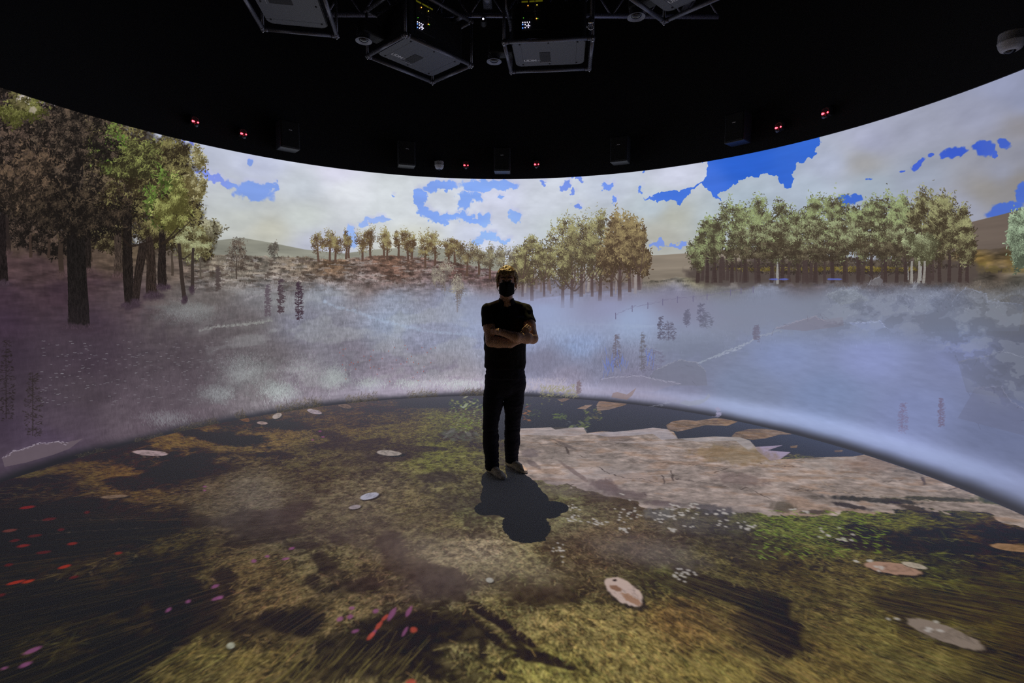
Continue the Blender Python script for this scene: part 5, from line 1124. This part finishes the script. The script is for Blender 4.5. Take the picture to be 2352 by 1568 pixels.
def face_gap(X, Y, Z):
    return np.maximum(np.maximum(np.abs(X-HD.x)-(0.068+0.0*Z), Y-(HD.y-0.020)), Z-(HD.z+0.052+0.010*np.sin((X-HD.x)*90)))
H.carve(np.array(HD)-.13, np.array(HD)+.10, face_gap, 0.004)
H.cut((0, 0, HD.z-0.028), (0, 0, -1))
H.carve(np.array(HD)-.13, np.array(HD)+.10, lambda X, Y, Z: np.maximum(np.maximum(Y-(HD.y+0.012), Z-(HD.z-0.004)), -(X*0+1)), 0.004)
link('hair', H.mesh('hair'), m_hair, person, smooth=True); del H
# mask with ear loops
Mk = Field(np.array(HD)-np.array((.10, .15, .15)), np.array(HD)+np.array((.10, .06, .05)), 0.0034)
mc = HD+Vector((0, -0.012, -0.052))
def mk(X, Y, Z):
    x = X-mc.x; y = Y-mc.y; z = Z-mc.z
    nose = 0.020*np.exp(-(x/0.022)**2)*np.exp(-((z-0.018)/0.035)**2)
    r = np.sqrt((x/0.072)**2+((y+nose)/0.094)**2+(z/0.098)**2)
    sh = np.abs(r-1)*0.075-0.0032
    pl_ = 0.0012*np.sin(z*420)*(np.abs(z) < 0.03)
    top = z-(0.052-0.012*(x/0.065)**2+0.008*np.exp(-(x/0.015)**2))
    bot = -(z+0.070-0.55*np.maximum(np.abs(x)-0.018, 0))
    side = np.abs(x)-0.064
    return np.maximum(np.maximum(np.maximum(sh+pl_, top), np.maximum(bot, side)), y+0.026)
Mk.add(np.array(HD)-.15, np.array(HD)+.1, mk, 0)
mask = link('face_mask', Mk.mesh('face_mask'), m_mask, person, smooth=True)
for sx in (-1, 1):
    bm = bmesh.new()
    ear = HD+Vector((sx*0.083, 0.020, -0.006))
    for z0, e2 in ((-0.014, ear+Vector((0, 0, 0.022))), (-0.075, ear+Vector((0, 0.004, -0.022)))):
        a = HD+Vector((sx*0.064, -0.045, z0)); pm = (a+e2)/2+Vector((sx*0.008, 0, 0))
        add_tube(bm, a, pm, 0.0022, n=8); add_tube(bm, pm, e2, 0.0022, n=8)
    bm_obj('ear_loop', bm, m_mask, mask)
for sx in (-1, 1):
    bm = bmesh.new(); c = HD+Vector((sx*0.031, -0.0745, 0.008)); add_ball(bm, c, 0.0125); ey = bm_obj('eye', bm, m_eye, person, smooth=True)
    bm = bmesh.new(); add_ball(bm, c+Vector((0, -0.0100, 0)), 0.0056, s=(1, .6, 1)); bm_obj('iris', bm, m_iris, ey, smooth=True)
    bm = bmesh.new()
    for k in range(7):
        t = k/6.0; p = HD+Vector((sx*(0.014+0.034*t), -0.088+0.012*t*t, 0.031+0.006*math.sin(t*2.6))); add_ball(bm, p, 0.0048, 8, 6, (1.3, .7, .8))
    bm_obj('eyebrow', bm, m_brow, person, smooth=True)
# ---------------------------------------------------------------- projectors and rigging under the ceiling
m_tube = pbr('dark_steel_tube', (0.17, 0.17, 0.21), 0.42, 0.6, noise=0.1, nscale=20)
m_case = pbr('black_housing', (0.018, 0.018, 0.022), 0.6, noise=0.1, nscale=30)
m_panel = pbr('grey_metal_panel', (0.085, 0.085, 0.105), 0.5, 0.2, noise=0.06, nscale=150)
m_patch = pbr('dark_vent', (0.03, 0.03, 0.036), 0.8)
m_bolt = pbr('bright_bolt', (0.75, 0.75, 0.78), 0.18, 1.0)
m_print = pbr('pale_print', (0.62, 0.62, 0.66), 0.5)
m_print2 = pbr('thin_pale_print', (0.40, 0.40, 0.44), 0.5)
m_yellow = pbr('yellow_strip', (0.40, 0.38, 0.02), 0.5, emis=(0.50, 0.48, 0.02), estr=0.10)  # yellow print plus a faint added glow; the strip is no lamp
m_glass = pbr('lens_glass', (0.01, 0.01, 0.02), 0.05)
m_cable = pbr('cable', (0.10, 0.09, 0.09), 0.6)
def led(name, c, s): return pbr(name, (0.02, 0.02, 0.02), 0.4, emis=c, estr=s)
m_lw = led('white_led', (0.75, 0.70, 1.0), 2.2); m_lb = led('blue_led', (0.10, 0.25, 1.0), 3.0); m_la = led('amber_led', (1.0, 0.38, 0.06), 2.0)
m_lyw = led('yellow_led', (1.0, 0.80, 0.10), 1.6); m_lg = led('green_led', (0.15, 0.75, 0.05), 1.0); m_lr = led('red_led', (1.0, 0.04, 0.06), 9.0); m_lrd = led('dim_red_led', (0.5, 0.08, 0.10), 0.10)
m_bracket = pbr('galvanised_bracket', (0.30, 0.30, 0.42), 0.4, 0.5)

def text_mesh(s, size, mat, parent, loc, rot, name='lettering', bold=0.0, align='LEFT'):
    t = bpy.data.curves.new('txt', 'FONT'); t.body = s; t.size = size; t.extrude = 0.001; t.offset = bold; t.align_x = align
    o = bpy.data.objects.new('txt', t); COL.objects.link(o)
    me = bpy.data.meshes.new_from_object(o.evaluated_get(bpy.context.evaluated_depsgraph_get())); bpy.data.objects.remove(o)
    q = link(name, me, mat, parent); q.location = loc; q.rotation_euler = rot
    return q
PL, PW, PH = 0.90, 0.69, 0.50
def make_projector():
    R = empty('projector', (0, 0, 0))
    hx, hy = PL/2, PW/2
    bm = bmesh.new(); add_rrect(bm, (0, 0, 0.235), PL-0.13, PW-0.13, 0.36, 0.05); bm_obj('housing', bm, m_case, R)
    bm = bmesh.new(); add_rrect(bm, (0, 0, 0.048), PL-0.145, PW-0.145, 0.014, 0.055, 8)
    bmesh.ops.bevel(bm, geom=[e for e in bm.edges if abs(e.verts[0].co.z-e.verts[1].co.z) < 1e-4 and e.verts[0].co.z < 0.045], offset=0.004, segments=2, affect='EDGES')
    pn = bm_obj('bottom_panel', bm, m_panel, R); pn['label'] = 'grey panel on the underside'
    for x in (-0.29, 0.29):
        bm = bmesh.new(); add_box(bm, (x, 0, 0.0408), (0.002, PW-0.15, 0.001)); bm_obj('seam', bm, m_patch, pn)
    for x, y in ((-0.30, 0.23), (0, 0.235), (0.30, 0.23), (-0.30, -0.23), (0.0, -0.235), (0.30, -0.23)):
        bm = bmesh.new(); add_tube(bm, (x, y, 0.036), (x, y, 0.0415), 0.009, 0.009, 12); bm_obj('screw', bm, m_patch, pn)
    bm = bmesh.new(); add_box(bm, (-0.045, 0.06, 0.040), (0.115, 0.20, 0.003)); bm_obj('vent', bm, m_patch, pn)
    bm = bmesh.new(); add_box(bm, (-0.045, 0.185, 0.038), (0.13, 0.006, 0.006), 0.002); bm_obj('handle', bm, m_print2, pn)
    # seen from below, so the letters are laid out mirrored in plan
    text_mesh('UDM', 0.064, m_print, pn, (-0.285, 0.155, 0.0395), (math.pi, 0, 0), bold=0.0022)
    text_mesh('-4K15', 0.056, m_print2, pn, (-0.155, 0.155, 0.0395), (math.pi, 0, 0))
    for z, nm in ((0.017, 'lower_bar'), (PH-0.017, 'upper_bar')):
        for a, b in (((-hx, -hy), (hx, -hy)), ((-hx, hy), (hx, hy)), ((-hx, -hy), (-hx, hy)), ((hx, -hy), (hx, hy))):
            bm = bmesh.new(); A = Vector((a[0], a[1], z)); Bv = Vector((b[0], b[1], z)); d = (Bv-A).normalized()*0.045
            add_tube(bm, A+d, Bv-d, 0.020, n=18); add_tube(bm, A+d*.4, A+d*1.05, 0.023, n=18); add_tube(bm, Bv-d*.4, Bv-d*1.05, 0.023, n=18)
            bm_obj('frame_bar', bm, m_tube, R, smooth=True)
    for x in (-hx, hx):
        for y in (-hy, hy):
            bm = bmesh.new(); add_tube(bm, (x, y, 0.02), (x, y, PH-0.02), 0.014, n=14); add_ball(bm, (x, y, 0.016), 0.026); add_ball(bm, (x, y, PH-0.02), 0.026)
            ps = bm_obj('frame_post', bm, m_tube, R, smooth=True)
            for dx, dy, dz in ((0, 0, -0.018), (0.016, 0, 0.0), (-0.016, 0, 0.0), (0, -0.018, -0.002)):
                bm = bmesh.new(); add_ball(bm, (x+dx, y+dy, 0.008+dz), 0.0085, 10, 8); bm_obj('bolt', bm, m_bolt, ps, smooth=True)
    # lens on a folded arm at the short end
    bm = bmesh.new(); add_box(bm, (-hx-0.09, 0.14, 0.17), (0.26, 0.15, 0.13), 0.02)
    bm_obj('lens_arm', bm, m_case, R)
    bm = bmesh.new(); M = Matrix.Translation((-hx-0.17, 0.14, 0.03))
    add_lathe(bm, [(0.062, 0.14), (0.062, 0.085), (0.070, 0.08), (0.058, 0.045), (0.062, 0.04), (0.080, 0.028), (0.086, 0.016), (0.080, 0.014), (0.056, 0.030)], 30, M)
    bl = bm_obj('lens_barrel', bm, m_tube, R, smooth=True)
    bm = bmesh.new(); add_ball(bm, (-hx-0.17, 0.14, 0.066), 0.052, 20, 14, (1, 1, .5)); bm_obj('lens_glass', bm, m_glass, bl, smooth=True)
    # control side
    yb = -(PW-0.13)/2-0.006
    bm = bmesh.new(); add_box(bm, (-0.155, yb, 0.30), (0.25, 0.014, 0.30), 0.004); cp = bm_obj('control_panel', bm, m_case, R); cp['label'] = 'control panel with small lights'
    fy = yb-0.010
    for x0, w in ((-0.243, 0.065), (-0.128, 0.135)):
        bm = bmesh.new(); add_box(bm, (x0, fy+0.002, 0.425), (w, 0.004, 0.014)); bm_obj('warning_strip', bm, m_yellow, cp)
    sp = [(-0.262, .225, m_lw), (-0.239, .225, m_lw), (-0.216, .225, m_lw), (-0.193, .225, m_lw), (-0.262, .205, m_lb), (-0.237, .203, m_lw), (-0.204, .206, m_lw), (-0.219, .190, m_lw), (-0.204, .190, m_lw), (-0.190, .190, m_lw), (-0.262, .172, m_lb), (-0.237, .174, m_lw), (-0.204, .174, m_lw),
          (-0.210, .385, m_la), (-0.118, .387, m_lyw), (-0.255, .268, m_lg), (-0.122, .256, m_la), (-0.108, .256, m_lg)]
    for x, z, m in sp:
        bm = bmesh.new(); add_ball(bm, (x, fy, z), 0.0050 if m is not m_lg else 0.0038, 8, 6); bm_obj('indicator_light', bm, m, cp, smooth=True)
    for x, z in ((-0.15, .33), (-0.13, .33), (-0.11, .335), (-0.085, .335), (-0.24, .335), (-0.21, .335), (-0.19, .335), (-0.19, .26), (-0.17, .26), (-0.11, .395), (-0.2, .395)):
        bm = bmesh.new(); add_box(bm, (x, fy+0.002, z), (0.012, 0.006, 0.010)); bm_obj('socket', bm, m_cable, cp)
    bm = bmesh.new(); pr = None
    for k in range(11):
        t = k/10; p = Vector((-0.19+0.085*t+0.02*math.sin(t*5), fy-0.03*math.sin(t*3.1)-0.004, 0.52-0.26*t))
        if pr is not None: add_tube(bm, pr, p, 0.0035, n=8)
        pr = p
    bm_obj('cable', bm, m_cable, R, smooth=True)
    return R
P0 = make_projector()
PZ = 4.10
def place(o, c, ang, label):
    o.location = (c[0], c[1], PZ); o.rotation_euler = (0, 0, ang); o['label'] = label; o['category'] = 'projector'; o['group'] = 'large projectors hung in a ring under the ceiling'
a = at_z(1525, 54, PZ); d1 = (at_z(1650, 0, PZ)-a).normalized()
angD = math.atan2(d1.y, d1.x)
cD = a+Vector((math.cos(angD), math.sin(angD), 0))*PL/2-Vector((-math.sin(angD), math.cos(angD), 0))*PW/2
a1 = at_z(597, 70, PZ); a2 = at_z(780, 87, PZ); w = (a2-a1).normalized(); angA = math.atan2(w.y, w.x)+math.pi/2
cA = (a1+a2)/2-Vector((math.cos(angA), math.sin(angA), 0))*PL/2
place(P0, (0.385, 5.665), math.radians(-6), 'projector with its underside square to us, right of the middle pair')
pb = copy_tree(P0); place(pb, (-1.03, 5.79), math.radians(48), 'projector turned diamond-wise, left of the middle pair')
pd = copy_tree(P0); place(pd, cD, angD, 'rightmost projector, cut by the top edge, lettering reading up to the right')
pa = copy_tree(P0); place(pa, cA, angA, 'leftmost projector, cut by the top edge, two long tubes running up')
# hanging truss
tz0, tz1, ty = 4.66, 4.95, 5.92
truss = empty('ceiling_truss', (0, ty, tz0))
tag(truss, 'long dark metal truss hanging behind the two middle projectors', 'truss')
for y, z in ((0, 0), (0, 0.29), (0.26, 0.145)):
    bm = bmesh.new(); add_tube(bm, (-2.6, y, z), (2.3, y, z), 0.022, n=14); bm_obj('chord', bm, m_bracket, truss, smooth=True)
for k in range(12):
    x = -2.5+k*0.4
    for (p, q) in (((x, 0, 0), (x+0.2, 0, 0.29)), ((x+0.2, 0, 0.29), (x+0.4, 0, 0))):
        bm = bmesh.new(); add_tube(bm, p, q, 0.010, n=10); bm_obj('brace', bm, m_bracket, truss, smooth=True)
for x in (-2.3, -0.3, 2.0):
    bm = bmesh.new(); add_tube(bm, (x, 0.1, 0.2), (x, 0.1, CEIL_Z-tz0), 0.012, n=10); add_box(bm, (x, 0.1, 0.2), (0.10, 0.30, 0.03)); bm_obj('hanger', bm, m_tube, truss, smooth=True)
for (p, th) in ((P0, 'a'), (pb, 'b'), (pd, 'c'), (pa, 'd')):
    for sx in (-0.3, 0.3):
        bm = bmesh.new(); add_tube(bm, (sx, 0, PH-0.03), (sx, 0, CEIL_Z-PZ), 0.014, n=10); add_box(bm, (sx, 0, PH-0.02), (0.06, PW, 0.03), 0.005)
        bm_obj('hanger', bm, m_tube, p, smooth=True)
bm = bmesh.new(); c = at(1110, 45, 5.85); add_ball(bm, (0, 0, 0), 0.020); add_tube(bm, (0, 0.0, 0), (0, 0.09, 0.0), 0.030, 0.036, 14)
lampo = bm_obj('indicator_lamp', bm, m_case, loc=c); tag(lampo, 'tiny bluish white lamp glowing on the truss between the middle projectors', 'lamp')
bm = bmesh.new(); add_ball(bm, (0, -0.012, 0), 0.012); bm_obj('lamp_lens', bm, m_lw, lampo, smooth=True)
hk = empty('rigging_hook', at(1357, 52, 5.18)); tag(hk, 'small shiny rigging hook hanging at the right of the square projector', 'hook')
bm = bmesh.new(); add_tube(bm, (0, 0, 0.05), (0, 0, 1.2), 0.008, n=8); bm_obj('sling', bm, m_cable, hk, smooth=True)
bm = bmesh.new(); add_box(bm, (0, 0, 0.02), (0.055, 0.03, 0.06), 0.010); bm_obj('hoist_block', bm, m_bolt, hk, smooth=True)
bm = bmesh.new()
for k in range(9):
    t0 = math.radians(60-k*32); t1 = math.radians(60-(k+1)*32); add_tube(bm, (0.028*math.cos(t0), 0, -0.036+0.028*math.sin(t0)), (0.028*math.cos(t1), 0, -0.036+0.028*math.sin(t1)), 0.007, n=8)
bm_obj('hook', bm, m_bolt, hk, smooth=True)

# ---------------------------------------------------------------- things on the black wall above the screen
def make_tracker():
    R = empty('tracking_camera', (0, 0, 0))
    bm = bmesh.new(); add_box(bm, (0, -0.055, 0.0), (0.085, 0.07, 0.085), 0.008); b = bm_obj('body', bm, m_case, R)
    bm = bmesh.new(); add_box(bm, (0, -0.012, 0.02), (0.03, 0.03, 0.10), 0.004); bm_obj('wall_bracket', bm, m_case, R)
    for x, r in ((-0.026, 0.0105), (-0.014, 0.008), (0.028, 0.0085)):
        bm = bmesh.new(); add_ball(bm, (x, -0.094, -0.018), r, 10, 8); bm_obj('red_light', bm, m_lr, b, smooth=True)
    for k in range(9):
        a = math.radians(180-k*22.5); bm = bmesh.new(); add_ball(bm, (0.034*math.cos(a), -0.092, 0.004+0.030*math.sin(a)), 0.0026, 6, 4); bm_obj('infrared_light', bm, m_lrd, b)
    bm = bmesh.new(); add_tube(bm, (0, -0.09, -0.05), (0, -0.115, -0.062), 0.016, 0.018, 16); add_tube(bm, (0, -0.05, -0.045), (0, -0.095, -0.052), 0.011, 0.012, 12); bm_obj('lens_barrel', bm, m_tube, R, smooth=True)
    return R
trk = make_tracker()
tl = [(439, 283, 'leftmost small camera with red lights, above the dark trees'), (552, 311, 'second camera with red lights from the left'), (1070, 383, 'camera with red lights just right of the white dome camera'),
      (1234, 381, 'camera with red lights right of the middle speaker'), (1798, 296, 'second camera with red lights from the right'), (1908, 263, 'rightmost small camera with red lights')]
for i, (x, y, lb) in enumerate(tl):
    p, a, t = wall_point(x, y, 0.01); o = trk if i == 0 else copy_tree(trk)
    o.location = p+Vector((0, 0, 0.015)); o.rotation_euler = (0, 0, a); tag(o, lb, 'camera', 'tracking cameras above the screen')
m_spk = pbr('black_speaker', (0.022, 0.022, 0.026), 0.55, noise=0.1, nscale=60); m_grille = pbr('speaker_grille', (0.012, 0.012, 0.014), 0.8, noise=0.4, nscale=400)
m_cab = pbr('speaker_side', (0.022, 0.022, 0.028), 0.5)
def make_speaker():
    R = empty('wall_speaker', (0, 0, 0))
    bm = bmesh.new(); add_box(bm, (0, -0.16, 0), (0.235, 0.20, 0.34), 0.012); b = bm_obj('cabinet', bm, m_cab, R)
    bm = bmesh.new(); add_box(bm, (0, -0.264, 0), (0.205, 0.012, 0.31), 0.006); g = bm_obj('grille', bm, m_grille, R)
    bm = bmesh.new(); add_box(bm, (0, -0.272, 0.05), (0.042, 0.003, 0.009), 0.001); bm_obj('nameplate', bm, m_print, g)
    bm = bmesh.new(); add_box(bm, (0, -0.03, 0), (0.06, 0.06, 0.12), 0.005); bm_obj('wall_bracket', bm, m_case, R)
    return R
spk = make_speaker()
sl_ = [(651, 320, 'leftmost black speaker above the screen'), (930, 362, 'black speaker left of the white dome camera'), (1155, 376, 'black speaker directly above the man'), (1432, 353, 'second black speaker from the right'), (1710, 303, 'rightmost black speaker above the screen')]
for i, (x, y, lb) in enumerate(sl_):
    p, a, t = wall_point(x, y, 0.013); o = spk if i == 0 else copy_tree(spk)
    o.location = p; o.rotation_euler = (0, 0, a); tag(o, lb, 'speaker', 'black speakers above the screen')
m_white = pbr('white_plastic', (0.50, 0.49, 0.52), 0.5, noise=0.03, nscale=30)
def make_dome(s):
    R = empty('dome_camera', (0, 0, 0))
    bm = bmesh.new(); M = Matrix.Diagonal((s, s, s, 1))
    add_lathe(bm, [(0.064, 0.055), (0.066, 0.048), (0.066, 0.004), (0.069, 0.0), (0.066, -0.006), (0.060, -0.030), (0.050, -0.048), (0.036, -0.056)], 30, Matrix.Translation((0, -0.075*s, 0)) @ M)
    bm_obj('housing', bm, m_white, R, smooth=True)
    bm = bmesh.new(); add_ball(bm, (0, -0.080*s, -0.036*s), 0.036*s, 20, 14); bm_obj('dome', bm, m_glass, R, smooth=True)
    bm = bmesh.new(); add_box(bm, (0, -0.018*s, 0.02*s), (0.07*s, 0.045*s, 0.06*s), 0.006*s); bm_obj('wall_bracket', bm, m_white, R)
    return R
for (x, y, s, lb) in ((1008, 383, 1.0, 'small white dome camera above the middle of the screen'), (2352, 98, 1.2, 'white dome camera cut by the right edge of the picture')):
    p, a, t = wall_point(x, y, 0.013); o = make_dome(s); o.location = p; o.rotation_euler = (0, 0, a); tag(o, lb, 'camera', 'white dome cameras')
floor_light()
